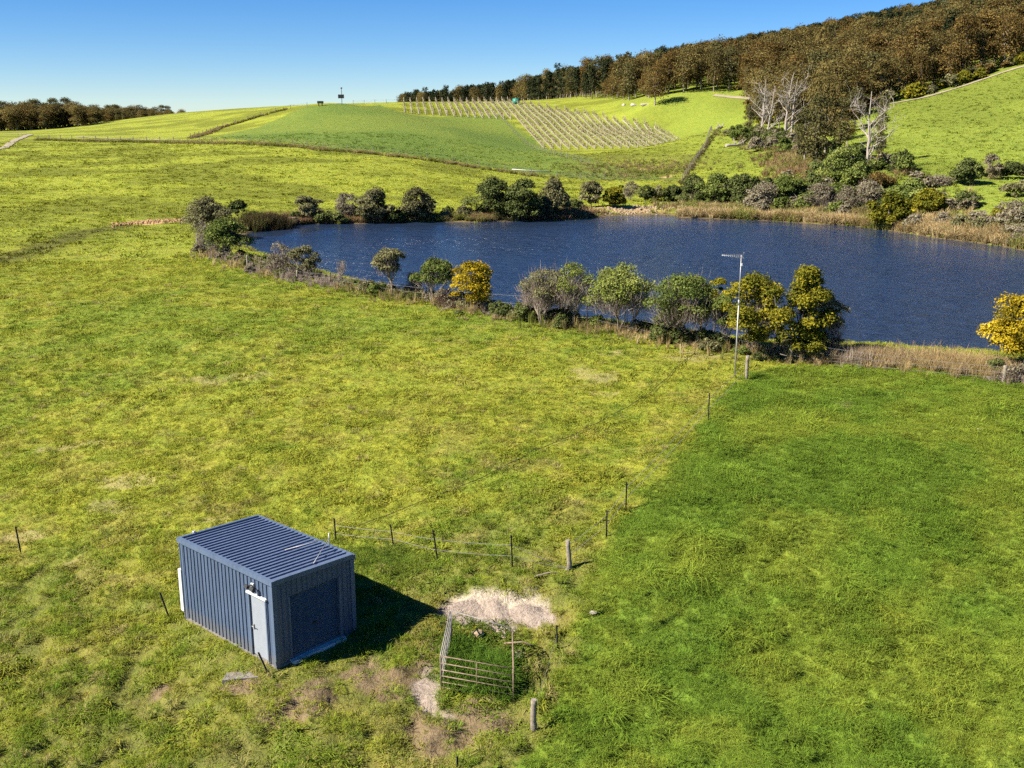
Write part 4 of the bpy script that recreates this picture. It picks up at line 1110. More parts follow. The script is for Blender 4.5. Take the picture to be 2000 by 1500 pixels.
wall_sheet('wall_sheet', (0, L_, 0), (1, 0, 0), (0, 1, 0), W_, H1, H2)
b = MB()
for cx, cy in ((0, 0), (W_, 0), (0, L_), (W_, L_)):
    hh_ = H1 if cx == 0 else H2
    sx = -1 if cx == 0 else 1; sy = -1 if cy == 0 else 1
    bb = MB(); bb.box((cx - sx * .055 + sx * .036, cy + sy * .018, hh_ / 2 + .01), (.15, .040, hh_ - .04)); bb.box((cx + sx * .018, cy - sy * .055 + sy * .014, hh_ / 2 + .012), (.038, .14, hh_ - .045)); bb.build('corner_flashing', M['steel_trim'], shed)
# roof: ribs run across, falling from the door side to the back
prof = ribbed(L_ + .10, .20, .045, .045, None, .02); rb = MB(); rise = (H2 - H1) / W_
def rz(x): return SHH1 + .01 + rise * x
for (s0, q0), (s1, q1) in zip(prof[:-1], prof[1:]):
    xa, xb = -.045, W_ + .045
    rb.add([(xa, s0 - .05, rz(xa) + q0), (xb, s0 - .05, rz(xb) + q0), (xb, s1 - .05, rz(xb) + q1), (xa, s1 - .05, rz(xa) + q1)], [(0, 1, 2, 3)])
roof = rb.build('roof_sheet', M['steel_roof'], shed)
def edge_box(p, q, w, h, dz, name='roof_flashing'):
    p = Vector(p); q = Vector(q); d = q - p; c_ = (p + q) / 2 + Vector((0, 0, dz)); bb = MB()
    m = d.to_track_quat('X', 'Z').to_matrix().to_4x4()
    bb.box(c_, (d.length, w, h), 0, m); return bb.build(name, M['steel_trim'], shed)
edge_box((-.025, -.085, rz(-.05)), (-.025, L_ + .085, rz(-.05)), .13, .15, -.012)
edge_box((W_ + .03, -.085, rz(W_)), (W_ + .03, L_ + .085, rz(W_)), .10, .16, -.045)
edge_box((.041, -.035, rz(0)), (W_ - .021, -.035, rz(W_)), .094, .15, -.006)
edge_box((.041, L_ + .035, rz(0)), (W_ - .021, L_ + .035, rz(W_)), .094, .15, -.006)
# concrete slab
b = MB(); b.box((W_ / 2, L_ / 2, -.02), (W_ + .06, L_ + .06, .17)); b.build('slab', M['concrete'], shed)
# side door, standing in a pale frame
dm = (DOOR[0] + DOOR[1]) / 2; dw = DOOR[1] - DOOR[0]
b = MB(); b.box((.03, dm, 1.09), (.045, dw - .09, 1.98)); door = b.build('door', M['door_grey'], shed)
b = MB(); b.box((-.015, DOOR[1] - .12, 1.02), (.02, .05, .16)); b.tube([(-.03, DOOR[1] - .12, 1.05), (-.075, DOOR[1] - .12, 1.05), (-.08, DOOR[1] - .24, 1.05)], .012, 6); b.build('handle', M['galv'], door)
for z_ in (.4, 1.1, 1.8):
    b = MB(); b.tube([(-.005, DOOR[0] + .05, z_ - .05), (-.005, DOOR[0] + .05, z_ + .05)], .012, 6); b.build('hinge', M['galv'], door)
b = MB(); b.box((-.005, DOOR[0] - .0, 1.09), (.10, .05, 2.04)); b.build('door_jamb', M['steel_trim'], shed)
b = MB(); b.box((-.005, DOOR[1] + .0, 1.09), (.10, .05, 2.04)); b.build('door_jamb', M['steel_trim'], shed)
b = MB(); b.box((-.025, dm, 2.125), (.14, dw + .12, .05)); b.build('door_head', M['white_paint'], shed)
# roller door: many shallow corrugations
b = MB(); nr = 20; zz = np.linspace(.16, RD[2] + .02, nr * 4 + 1); wv = .022 * np.sin(np.arange(len(zz)) * math.pi / 2)
for i in range(len(zz) - 1):
    b.add([(RD[0] + .01, .055 - wv[i], zz[i]), (RD[1] - .01, .055 - wv[i], zz[i]), (RD[1] - .01, .055 - wv[i + 1], zz[i + 1]), (RD[0] + .01, .055 - wv[i + 1], zz[i + 1])], [(0, 1, 2, 3)], True)
rd = b.build('roller_door', M['steel_roller'], shed)
b = MB(); b.box(((RD[0] + RD[1]) / 2, .045, .12), (RD[1] - RD[0] - .02, .06, .10)); b.build('bottom_rail', M['steel_trim'], rd)
b = MB(); b.box(((RD[0] + RD[1]) / 2, .01, .95), (.16, .03, .04)); b.build('lift_handle', M['black_plastic'], rd)
for x_ in RD[:2]:
    b = MB(); b.box((x_, .01, 1.10), (.06, .11, 2.06)); b.build('door_guide', M['steel_trim'], shed)
b = MB(); b.box(((RD[0] + RD[1]) / 2, -.10, .04), (RD[1] - RD[0] + .12, .20, .15)); b.build('threshold', M['white_paint'], shed)
# floodlight and sensor over the side door
lamp = MB().box((-.05, .93, 2.42), (.04, .12, .10)).build('floodlight_bracket', M['white_paint'], shed)
for dy_, s_ in ((-.16, 1), (.12, .9)):
    b = MB(); b.tube([(-.06, .93, 2.43), (-.13, .93 + dy_ * .6, 2.40)], .018, 6); b.box((-.17, .93 + dy_, 2.37), (.11 * s_, .16 * s_, .12 * s_), 0, Matrix.Rotation(.5, 4, 'Y')); b.build('floodlight', M['black_plastic'], lamp)
b = MB(); b.tube([(-.07, .93, 2.38), (-.10, .93, 2.30)], .03, 8); b.build('motion_sensor', M['white_paint'], lamp)
# white downpipe and power box behind the far corner, vent on the back edge
b = MB(); b.box((-.02, L_ + .10, 1.0), (.12, .16, 1.45)); b.build('meter_box', M['white_paint'], shed)
b = MB(); b.tube([(.55, L_ + .09, rz(.5)), (.55, L_ + .09, rz(.5) + .12)], .05, 10); b.build('roof_vent', M['galv'], shed)
# antenna stay on the roof
b = MB()
b.tube([(W_ - .10, .95, rz(W_)), (W_ - .10, .95, rz(W_) + .52)], .018, 6); b.build('roof_bracket', M['galv'], shed)
for q in ((W_ - 1.25, 1.7), (W_ - 1.3, .22)):
    b = MB(); b.tube([(W_ - .10, .95, rz(W_) + .34), (q[0], q[1], rz(q[0]) + .05)], .011, 5); b.build('bracket_stay', M['galv'], shed)

# old boards set in the grass by the door
p = ground_at(470, 1321); b = MB(); rr_ = random.Random(4)
slab = empty('stepping_slab', p + [0, 0, .0], YAW - .62, 'weathered grey concrete slab lying in the grass before the side door', 'slab')
b.add([(-.52, -.19, .05), (.50, -.24, .045), (.55, .16, .05), (-.40, .22, .055), (-.52, -.19, -.1), (.50, -.24, -.1), (.55, .16, -.1), (-.40, .22, -.1)], [(0, 1, 2, 3), (0, 4, 5, 1), (1, 5, 6, 2), (2, 6, 7, 3), (3, 7, 4, 0)])
b.build('slab_top', M['concrete'], slab)

# ------------------------------------------------------------------ fence posts, pickets and wires
def post_height(p, px): return px * depth_of(p) / FPX
def timber_post(px, py, tall, lean=(0, 0), rad=.085, seed=1):
    """mesh object for a round timber post, not yet parented; returns (object, foot, height)"""
    p = ground_at(px, py); r = np.random.default_rng(seed); h = tall * depth_of(p) / FPX * 1.03
    b = MB(); pts = [(lean[0] * t + r.normal(0, .006), lean[1] * t + r.normal(0, .006), -.3 * (t == 0) + h * t) for t in np.linspace(0, 1, 7)]
    b.tube(pts, [rad * (1 + r.normal(0, .05)) for _ in pts], 10)
    return b, p, h
def picket(px, py, tall, lean=(0, 0)):
    p = ground_at(px, py); h = tall * depth_of(p) / FPX * 1.03; b = MB()
    for k in range(3):      # the three fins of a steel star picket
        a_ = k * 2.094; c_, s_ = math.cos(a_), math.sin(a_); V = []
        for t in (0, 1):
            o = Vector((lean[0] * t, lean[1] * t, -.3 * (1 - t) + h * t)); w_ = .030; th = .007
            V += [o + Vector((-s_ * th, c_ * th, 0)), o + Vector((c_ * w_ - s_ * th, s_ * w_ + c_ * th, 0)), o + Vector((c_ * w_ + s_ * th, s_ * w_ - c_ * th, 0)), o + Vector((s_ * th, -c_ * th, 0))]
        b.add(V, [(0, 1, 5, 4), (1, 2, 6, 5), (2, 3, 7, 6), (4, 5, 6, 7)])
    return b, p, h
def fence(name, label, posts, wires, group=None, wire_r=.006, cat='fence'):
    """posts: (kind, px, py, tall px, lean); wires: height shares strung from post to post"""
    built = []
    for i, (kind, a_, b_, tall, *ln) in enumerate(posts):
        lean = ln[0] if ln else (0, 0)
        built.append((kind,) + (timber_post(a_, b_, tall, lean, seed=i + 3) if kind == 't' else picket(a_, b_, tall, lean)) + (lean,))
    o0 = built[0][2]; root = empty(name, o0, 0, label, cat, group)
    for kind, mb, p, h, lean in built:
        o = mb.build('timber_post' if kind == 't' else 'steel_picket', M['timber'] if kind == 't' else M['picket'], root)
        o.location = tuple(p - o0)
    for f in wires:
        b = MB()
        for q0, q1 in zip(built[:-1], built[1:]):
            A_ = q0[2] + np.array([q0[4][0] * f, q0[4][1] * f, q0[3] * f]) - o0; B_ = q1[2] + np.array([q1[4][0] * f, q1[4][1] * f, q1[3] * f]) - o0
            L = np.linalg.norm(B_ - A_); sag = .012 * L
            b.tube([A_ + (B_ - A_) * t - np.array([0, 0, sag * 4 * t * (1 - t)]) for t in np.linspace(0, 1, 6)], wire_r, 4, False)
        b.build('wire', M['wire'], root)
    return root
fence('paddock_fence', 'fence of thin dark steel pickets dividing short pasture from the lush paddock', [('t', 1458, 740, 45), ('s', 1383, 822, 54), ('s', 1222, 999, 59), ('s', 1184, 1048, 53), ('t', 1113, 1111, 56, (-.09, .03))], (.45, .8), None, .008)
fence('yard_fence', 'wire fence of leaning pickets running from behind the shed to the knotty strainer post', [('s', 657, 1057, 47, (-.05, 0)), ('s', 770, 1068, 44, (-.12, .05)), ('s', 856, 1093, 60, (-.16, .05)), ('s', 1001, 1107, 64, (-.05, 0)), ('t', 1109, 1113, 2)], (.35, .7), None, .008)
fence('corner_fence', 'short fence of one picket and a thick timber post beside the steel pen', [('s', 1089, 1268, 50, (-.04, 0)), ('t', 1042, 1426, 64)], (.6,), None, .004)
for (a_, b_, tall, lean, lab) in [(42, 1082, 54, (-.12, .05), 'old dark picket leaning in rough grass near the left edge'),
                                  (337, 1214, 56, (-.36, .1), 'dark steel picket leaning left of the shed'),
                                  (534, 1323, 48, (-.42, .1), 'dark steel picket leaning against the shed before the side door'),
                                  (893, 1497, 22, (0, 0), 'short rusty picket at the bottom edge below the pen')]:
    mb, p, h = picket(a_, b_, tall, lean); o = mb.build('steel_picket', M['picket'], None); o.location = tuple(p); tag(o, lab, 'fence post', 'single pickets around the shed')
fence('shore_fence', 'post and wire fence along the near bank between the pasture and the dam', [('t', 386, 477, 20), ('s', 399, 490, 18), ('s', 411, 497, 18), ('t', 484, 523, 24), ('t', 581, 548, 20), ('s', 646, 559, 26), ('s', 833, 592, 32), ('s', 1147, 641, 66), ('t', 1544, 706, 42), ('t', 1960, 748, 34)], (.3, .6, .9), None, .007)
p = ground_at(1545, 706); q = ground_at(1508, 688)
# stay wire of the end post
b = MB(); b.tube([p + [0, 0, .8], q + [0, 0, .05]], .012, 5); o = b.build('fence_stay', M['timber']); tag(o, 'thin sloping stay propping the pale end post of the shore fence', 'fence stay')

# ------------------------------------------------------------------ antenna mast
p = ground_at(1435, 736); k = depth_of(p) / FPX; H = 231 * k * 1.03
mast = empty('antenna_mast', p, 0, 'tall thin galvanised mast with a television antenna above the dam bank', 'antenna')
MB().tube([(0, 0, -.3), (0, 0, H * .62)], .030, 8).build('mast_pole', M['galv'], mast)
MB().tube([(0, 0, H * .60), (0, 0, H)], .022, 8).build('mast_top_tube', M['galv'], mast)
MB().tube([(0, 0, H * .595), (0, 0, H * .64)], .042, 8).build('sleeve', M['galv'], mast)
boom = MB().tube([(.10, .02, H - .06), (-.98, -.18, H + .02)], .014, 6).build('antenna_boom', M['galv'], mast)
for i in range(11):
    t = i / 10; c_ = np.array([.06 - 1.0 * t, .01 - .18 * t, H - .058 + .077 * t]); l_ = .30 - .14 * t
    MB().tube([c_ + [-.03 * l_, l_ * .55, .28 * l_], c_ + [.03 * l_, -l_ * .55, -.28 * l_]], .006, 4).build('element', M['galv'], boom)
for z_ in (.12, -.16):
    MB().tube([(.08, .02, H - .06), (.12, .1, H + z_), (.12, -.1, H + z_)], .008, 4).build('reflector', M['galv'], boom)
MB().box((.03, -.05, H - .45), (.06, .05, .12)).build('junction_box', M['white_paint'], mast)
# the cable laid over the grass from mast to shed
pts = [(1434, 738), (1395, 715), (1352, 692), (1300, 742), (1240, 786), (1180, 822), (1110, 855), (1040, 880), (1000, 905), (930, 940), (870, 965), (800, 992), (740, 1012), (690, 1032), (668, 1045)]
c_ = resample(np.array([ground_at(a_, b_)[:2] for a_, b_ in pts[2:]]), .5)
c_ = c_ + np.stack([(fbm(c_[:, 0], c_[:, 1], 3, 88, 2) - .5) * .5, (fbm(c_[:, 0], c_[:, 1], 3, 89, 2) - .5) * .5], 1)
zc = height(c_[:, 0], c_[:, 1]) + .09
o = MB().tube(np.stack([c_[:, 0], c_[:, 1], zc], 1), .013, 5).build('black_cable', M['black_plastic']); tag(o, 'thin dark cable lying across the pasture from the mast towards the shed', 'cable')

# ------------------------------------------------------------------ steel pen beside the shed (gates round a patch of tall grass)
g = {k_: ground_at(*v) for k_, v in dict(fl=(862, 1347), fr=(1003, 1372), bl=(882, 1255), br=(1001, 1290)).items()}
def gate(name, label, A_, B_, h, rails, mat='rust_pipe', braces=1, tilt=0., r0=.020, hA=None, sag=0.):
    A_ = np.array(A_); B_ = np.array(B_); root = empty(name, A_, 0, label, 'gate', 'steel gates of the pen')
    d = B_ - A_; L = np.linalg.norm(d[:2]); u = d / L; nrm = np.array([-u[1], u[0], 0]) * tilt
    hA = h if hA is None else hA
    def pt(s, z): return u * s + nrm * z + np.array([0, 0, z])
    for s, hh_ in ((0, hA), (L, h)): MB().tube([pt(s, -.05), pt(s, hh_)], r0 * 1.25, 7).build('stile', M[mat], root)
    for i, f in enumerate(rails):
        MB().tube([pt(0, hA * f), pt(L * .5, (hA + h) / 2 * f - sag), pt(L, h * f)], r0, 6).build('rail', M[mat], root)
    for j in range(braces):
        s = L * (j + 1) / (braces + 1); MB().tube([pt(s, h * rails[0]), pt(s, h * rails[-1])], r0 * .8, 5).build('brace', M[mat], root)
    return root
k = depth_of(g['fr']) / FPX
gate('steel_gate', 'rusty barred steel gate along the front of the pen', g['fl'], g['fr'], 1.10, (.06, .22, .40, .58, .78, .99), 'rust_pipe', 1, -.05, .016)
gate('steel_gate', 'grey galvanised gate seen end-on at the left side of the pen', g['fl'] + [.02, .12, 0], g['bl'], 1.05, (.06, .22, .40, .58, .78, .99), 'galv_old', 1, .03, .018)
gate('steel_gate', 'rusty gate seen end-on at the right side of the pen', g['fr'] + [0, .10, 0], g['br'], 1.05, (.06, .22, .40, .58, .78, .99), 'rust_pipe', 1, 0., .016)
gate('steel_gate', 'pale top rail on two posts at the back of the pen', g['bl'] + [0, .14, 0], g['br'] + [0, .14, 0], 1.02, (.97,), 'galv_old', 0, 0, .016)
MB_ = MB()
pc = (g['fl'] + g['fr'] + g['bl'] + g['br']) / 4
rp = np.random.default_rng(31); m = 420
s_ = rp.uniform(.06, .96, m); t_ = rp.uniform(.02, .95, m)
Q = (g['fl'][None] * (1 - s_)[:, None] + g['fr'][None] * s_[:, None]) * (1 - t_)[:, None] + (g['bl'][None] * (1 - s_)[:, None] + g['br'][None] * s_[:, None]) * t_[:, None]
tall_p = [tuft(180 + i, 34, .13, .50, .022, .8, M['grass'], 'tall_grass_tuft', .5) for i in range(3)]
scatter('pen_grass', np.stack([Q[:, 0], Q[:, 1], height(Q[:, 0], Q[:, 1])], 1), rp.uniform(0, 6.28, m), rp.normal(0, .1, (m, 2)), rp.uniform(.55, 1.1, m), np.array([.075, .135, .018]) * rp.uniform(.7, 1.5, (m, 1)), tall_p, rp.integers(0, 3, m), 'tall dark green grass growing inside the steel pen')
# rock and stick by the pen
def rock(px, py, sx, sy, sz, label, seed, mat='rock', cat='rock', group='loose rocks'):
    r = np.random.default_rng(seed); p = ground_at(px, py); bm = bmesh.new(); bmesh.ops.create_icosphere(bm, subdivisions=2, radius=1)
    for v in bm.verts:
        n_ = 1 + .22 * math.sin(3 * v.co.x + seed) + .18 * math.sin(4 * v.co.y + 2 * seed) + r.normal(0, .05)
        v.co = Vector((v.co.x * sx * n_, v.co.y * sy * n_, max(v.co.z, -.4) * sz * n_))
    me = bpy.data.meshes.new('rock'); bm.to_mesh(me); bm.free(); me.materials.append(M[mat])
    o = link(bpy.data.objects.new('rock', me)); o.location = tuple(p); return tag(o, label, cat, group)
rock(932, 1240, .22, .16, .13, 'tan boulder just behind the grass of the pen', 1, 'sandstone')
rock(1915, 840, .22, .12, .08, 'pale flat stone in the grass near the right edge', 2)
rock(1157, 1194, .20, .10, .07, 'pale stone at the edge of the lush paddock beside the pen', 3)
rock(1703, 702, .35, .16, .12, 'pale stone under the tall wattle by the shore fence', 4)
p = ground_at(1070, 1128); r = np.random.default_rng(9)
o = MB().tube(limb_path(r, (-.45, -.06, .05), (.45, .12, .10), .12, 7), [.018, .03, .03, .028, .024, .02, .01], 6).build('fallen_stick', M['bark_grey']); o.location = tuple(p); tag(o, 'crooked grey stick lying on the grass left of the knotty strainer post', 'stick')
p = ground_at(1022, 1263)
pipe = MB().tube([(-.6, .05, .06), (0, 0, .14), (.3, -.1, .05)], .025, 6).build('bent_pipe', M['rust_pipe']); pipe.location = tuple(p); tag(pipe, 'bent rusty pipe on the ground right of the pen', 'pipe')

# ------------------------------------------------------------------ vineyard on the hill
VD = np.array([-.109, 1.0]); VD /= np.linalg.norm(VD)
post_me = MB().box((0, 0, .95), (.10, .10, 1.9)).mesh('row_post', M['bark_pale'])
end_me = MB().tube([(0, -.25, -.2), (0, .05, 2.0)], .10, 6).mesh('end_post', M['bark_pale'])
rows = np.arange(-28, 48.5, 2.3); rv = np.random.default_rng(12)
M['strip'] = mat_solid('strip', (.235, .225, .15), .95, 0, .25, .5, .4)
M['cane'] = mat_leaf('cane', (.16, .13, .07), (.30, .25, .14), (.44, .38, .23), .1)
for i, x0_ in enumerate(rows):
    yb = 290.5 if x0_ > 8 else 352
    yt = np.interp(x0_, [-28, 10, 20, 30, 49], [388, 408, 392, 366, 328])
    if yt - yb < 6: continue
    ys_ = np.arange(yb, yt, 5.5); xs_ = x0_ - .109 * (ys_ - 290); zs_ = height(xs_, ys_)
    lab = 'vine row, the %s counted from the left edge of the vineyard' % ['first', 'second', 'third', 'fourth', 'fifth', 'sixth', 'seventh', 'eighth', 'ninth', 'tenth', 'eleventh', 'twelfth', 'thirteenth', 'fourteenth', 'fifteenth', 'sixteenth', 'seventeenth', 'eighteenth', 'nineteenth', 'twentieth', 'twenty-first', 'twenty-second', 'twenty-third', 'twenty-fourth', 'twenty-fifth', 'twenty-sixth', 'twenty-seventh', 'twenty-eighth', 'twenty-ninth', 'thirtieth', 'thirty-first', 'thirty-second', 'thirty-third', 'thirty-fourth', 'thirty-fifth'][i]
    o0 = np.array([xs_[0], ys_[0], zs_[0]]); root = empty('vine_row', o0, 0, lab, 'vine row', 'vine rows on the hill')
    for j in range(len(ys_)):
        o = link(bpy.data.objects.new('end_post' if j in (0, len(ys_) - 1) else 'row_post', end_me if j in (0, len(ys_) - 1) else post_me), root)
        o.location = (xs_[j] - o0[0], ys_[j] - o0[1], zs_[j] - o0[2]); o.rotation_euler = (rv.normal(0, .03), rv.normal(0, .03), 0)
    sy_ = np.arange(yb - .5, yt + .5, 2.0); sx_ = x0_ - .109 * (sy_ - 290); V_ = []
    for q_ in (-.45, 0, .45):
        X_ = sx_ + q_ * .55; V_.append(np.stack([X_, sy_, height(X_, sy_) + (.10 if q_ else .16)], 1) - o0)
    V_ = np.stack(V_, 1).reshape(-1, 3); id_ = np.arange(len(V_)).reshape(-1, 3)
    F_ = np.concatenate([np.stack([id_[:-1, c1], id_[:-1, c1 + 1], id_[1:, c1 + 1], id_[1:, c1]], 1) for c1 in (0, 1)])
    link(bpy.data.objects.new('bare_strip', np_mesh('bare_strip', V_, F_, [M['strip']], None, True)), root)
    w = MB()
    for f in (.9, 1.5): w.tube(np.stack([xs_, ys_, zs_ + f], 1) - o0, .018, 3, False)
    w.build('trellis_wire', M['wire'], root)
    m = int((yt - yb) * 9); yy = rv.uniform(yb, yt, m); xx = x0_ - .109 * (yy - 290) + rv.normal(0, .07, m); z_ = height(xx, yy) + rv.uniform(.35, 1.25, m)
    V, F = leaf_quads(np.stack([xx, yy, z_], 1) - o0, rv.normal(size=(m, 3)) + [0, -1, .2], .20, 2.2, rv)
    o = link(bpy.data.objects.new('vine_canes', np_mesh('vine_canes', V, F, [M['cane']], np.repeat(np.clip(rv.normal(.5, .2, m), 0, 1), 4))), root); o['kind'] = 'stuff'

# ------------------------------------------------------------------ small things on the hills
p = ground_at(668, 204); k = depth_of(p) / FPX
ws = empty('hilltop_mast', p, 0, 'thin mast with a dark box on the hilltop against the sky', 'mast')
MB().tube([(0, 0, -.3), (0, 0, 32 * k)], .09, 6).build('mast_pole', M['picket'], ws)
MB().box((-.2, 0, 15 * k), (1.7, .5, 1.1)).build('equipment_box', M['black_plastic'], ws)
MB().box((0, 0, 30.5 * k), (.5, .12, .35)).build('sensor', M['picket'], ws)
p = ground_at(626, 207); ws = empty('hilltop_trough', p, 0, 'small dark hopper on legs on the skyline left of the mast', 'hopper')
MB().box((0, 0, 1.05), (1.7, 1.0, .7)).build('bin', M['black_plastic'], ws)
for x_ in (-.5, .5): MB().box((x_, 0, .35), (.14, .8, .75)).build('leg', M['picket'], ws)
p = ground_at(1008, 203); tk = empty('water_tank', p, 0, 'round green water tank at the forest edge above the vineyard', 'water tank')
MB().tube([(0, 0, -.3), (0, 0, 1.9)], 1.35, 24).build('tank_body', M['tank_green'], tk)
MB().tube([(0, 0, 1.902), (0, 0, 2.1)], [1.38, .3], 24).build('tank_roof', M['tank_green'], tk)
for i, a_ in enumerate((1218, 1236, 1240, 1262)): rock(a_, 206 - (i % 2), .8 + .2 * i, .6, .55, 'pale boulder at the forest edge left of the lone brown tree, %s from the left' % ['first', 'second', 'third', 'fourth'][i], 20 + i, 'rock', 'rock', 'boulders at the forest edge')
# hill fences: rows of posts with rank grass at their feet
def hill_fence(name, label, pts, step, tall, wire=True):
    c_ = resample(np.array([ground_at(a_, b_)[:2] for a_, b_ in pts]), step); z_ = height(c_[:, 0], c_[:, 1]); o0 = np.array([c_[0, 0], c_[0, 1], z_[0]])
    root = empty(name, o0, 0, label, 'fence', 'fences on the hills')
    me = MB().box((0, 0, tall / 2 - .1), (.13, .13, tall + .2)).mesh('fence_post', M['timber'])
    for q, zz_ in zip(c_, z_):
        o = link(bpy.data.objects.new('fence_post', me), root); o.location = (q[0] - o0[0], q[1] - o0[1], zz_ - o0[2])
    for f in (.4, .75, 1.0):
        MB().tube(np.stack([c_[:, 0], c_[:, 1], z_ + tall * f - .1], 1) - o0, .012, 3, False).build('wire', M['wire'], root)
    return c_
hf1 = hill_fence('hill_fence', 'fence line along the foot of the dark green hill', [(75, 272), (370, 278), (640, 293), (900, 321), (1080, 346), (1180, 352)], 5, 1.2)
hf2 = hill_fence('hill_fence', 'fence climbing the left hill beside a brown hedge strip', [(372, 270), (430, 250), (500, 230), (560, 214), (600, 208)], 5, 1.2)
hf3 = hill_fence('hill_fence', 'fence with pale gate running up beside the vineyard below the fallen logs', [(1332, 356), (1352, 325), (1376, 290), (1402, 252)], 4, 1.3)
hf4 = hill_fence('hill_fence', 'fence below the left edge of the vineyard', [(975, 226), (1000, 255), (1030, 285), (1090, 305), (1150, 322)], 5, 1.2)
hf5 = hill_fence('hill_fence', 'fence along the hilltop above the vineyard', [(690, 204), (740, 203), (800, 201)], 4, 1.5)
p0 = ground_at(1000, 336); p1 = ground_at(1072, 341)
tr_ = empty('white_pipe_rail', p0, 0, 'white rail lying on posts in the green field above the far bank', 'rail')
MB().tube([(0, 0, .5), tuple(p1 - p0 + [0, 0, .5])], .10, 6).build('rail', M['white_paint'], tr_)
for t in (0.02, .5, .98): MB().box(tuple((p1 - p0) * t + [0, 0, .2]), (.12, .12, .6)).build('leg', M['white_paint'], tr_)

# ------------------------------------------------------------------ rank growth: tussocks, reeds, dry weeds, hedgerow
straw_p = [tuft(200 + i, 34, .16, .75, .030, .65, M['grass'], 'tussock', .7) for i in range(4)]
reed_p = [tuft(220 + i, 26, .18, 1.3, .030, .18, M['grass'], 'reed_clump', .2) for i in range(3)]
weed_p = [tuft(240 + i, 16, .14, 1.0, .016, .30, M['grass'], 'dry_weed', .2) for i in range(3)]
def band(name, label, pts, width, count, protos, cols, smin, smax, seed, shift=(0, 0), minshore=.15):
    r = np.random.default_rng(seed); c_ = resample(np.array([ground_at(a_, b_)[:2] if len(pts[0]) == 2 else (a_, b_) for a_, b_ in pts]), .5)
    i = r.integers(0, len(c_), count); x_ = c_[i, 0] + r.normal(0, width, count) + shift[0]; y_ = c_[i, 1] + r.normal(0, width, count) + shift[1]
    s = shore(x_, y_); k_ = s > minshore; x_, y_ = x_[k_], y_[k_]; m_ = len(x_)
    cols = np.array(cols); col = cols[np.clip((fbm(x_, y_, 3, seed, 2) * len(cols) * 1.6 - .3 * len(cols) + r.normal(0, .5, m_)).astype(int), 0, len(cols) - 1)] * r.uniform(.75, 1.25, (m_, 1))
    return scatter(name, np.stack([x_, y_, height(x_, y_)], 1), r.uniform(0, 6.28, m_), r.normal(0, .12, (m_, 2)), r.uniform(smin, smax, m_), col, protos, r.integers(0, len(protos), m_), label)
TAN = [(.36, .27, .13), (.42, .33, .17), (.30, .22, .10), (.22, .22, .06)]
BRN = [(.24, .16, .08), (.30, .21, .11), (.20, .13, .07)]
LAV = [(.30, .24, .20), (.36, .30, .25), (.26, .20, .13)]
OLV = [(.16, .17, .04), (.22, .20, .07), (.28, .22, .10)]
band('tan_tussocks', 'tan dry tussock grass along the right bank', [(1335, 420), (1400, 424), (1500, 428), (1600, 431), (1650, 435), (1740, 446), (1850, 462), (1900, 468), (2000, 482), (2100, 495)], 1.1, 1500, straw_p, TAN, .8, 2.0, 301)
band('tan_tussocks', 'deep belt of pale dry tussocks above the water near the right edge', [(1740, 436), (1800, 442), (1870, 448), (1930, 455), (2000, 462), (2100, 470)], 2.0, 1500, straw_p, TAN, .9, 2.2, 302)
band('bank_growth', 'rank olive and brown growth along the middle far bank', [(500, 440), (600, 432), (700, 432), (800, 430), (900, 428), (1000, 428), (1100, 424), (1150, 416)], 1.2, 2200, straw_p, OLV + BRN, .6, 1.4, 303)
band('dark_rushes', 'dark upright rushes at the left end of the water', [(492, 447), (520, 446), (545, 444)], .9, 420, reed_p, [(.06, .05, .025), (.10, .07, .035), (.09, .10, .03)], .8, 1.4, 304, (0, 0), -1.6)
band('shore_reeds', 'brown reeds and dry grass along the near bank', [(410, 496), (480, 518), (560, 538), (640, 553), (720, 572), (800, 585), (900, 602), (1000, 618)], 0.9, 1500, reed_p + straw_p, LAV + TAN + OLV, .18, .62, 305)
band('shore_reeds', 'brown dry grass under the tea trees along the near bank', [(1000, 622), (1100, 634), (1200, 646), (1300, 664), (1400, 682), (1500, 694), (1600, 700)], 0.9, 850, straw_p + reed_p, OLV + TAN, .22, .6, 306)
band('dry_weeds', 'tall lilac-grey dry weeds along the bank between the two wattles on the right', [(1600, 698), (1680, 702), (1760, 707), (1850, 714), (1930, 724), (2000, 735)], .7, 1700, weed_p + straw_p[:1], LAV + TAN[:1], .4, .85, 307)
band('rank_grass', 'olive rank grass strip under the fence at the foot of the dark hill', [(75, 274), (370, 280), (640, 295), (900, 323), (1080, 348)], .9, 1300, straw_p, OLV, .7, 1.3, 308)
band('hedge_strip', 'brown bramble strip climbing the left hill along its fence', [(372, 271), (430, 250), (500, 230), (555, 215)], .5, 420, straw_p, BRN + OLV, .6, 1.4, 309)
band('hedge_strip', 'dark bramble strip along the fence right of the vineyard', [(1330, 362), (1352, 325), (1376, 290), (1400, 255)], .35, 230, straw_p, [(.11, .09, .045), (.16, .12, .06), (.13, .14, .035)], .5, 1.2, 310)
band('rank_grass', 'rank olive growth in the gully below the vineyard', [(1120, 330), (1180, 325), (1250, 322), (1320, 330), (1290, 340), (1200, 338)], 4.5, 700, straw_p, OLV, .4, 1.2, 311)
band('gully_scrub', 'tawny scrub at the foot of the gully trees', [(1440, 262), (1480, 266), (1520, 278), (1545, 310), (1550, 335), (1600, 350), (1690, 360), (1760, 350)], 2.4, 1000, straw_p, BRN + OLV, .9, 2.2, 312)
band('gully_scrub', 'tawny growth between the bushes of the right bank scrub', [(1340, 408), (1450, 412), (1560, 412), (1650, 415), (1720, 408), (1800, 400)], 2.6, 1300, straw_p, TAN + OLV, .8, 1.8, 313)
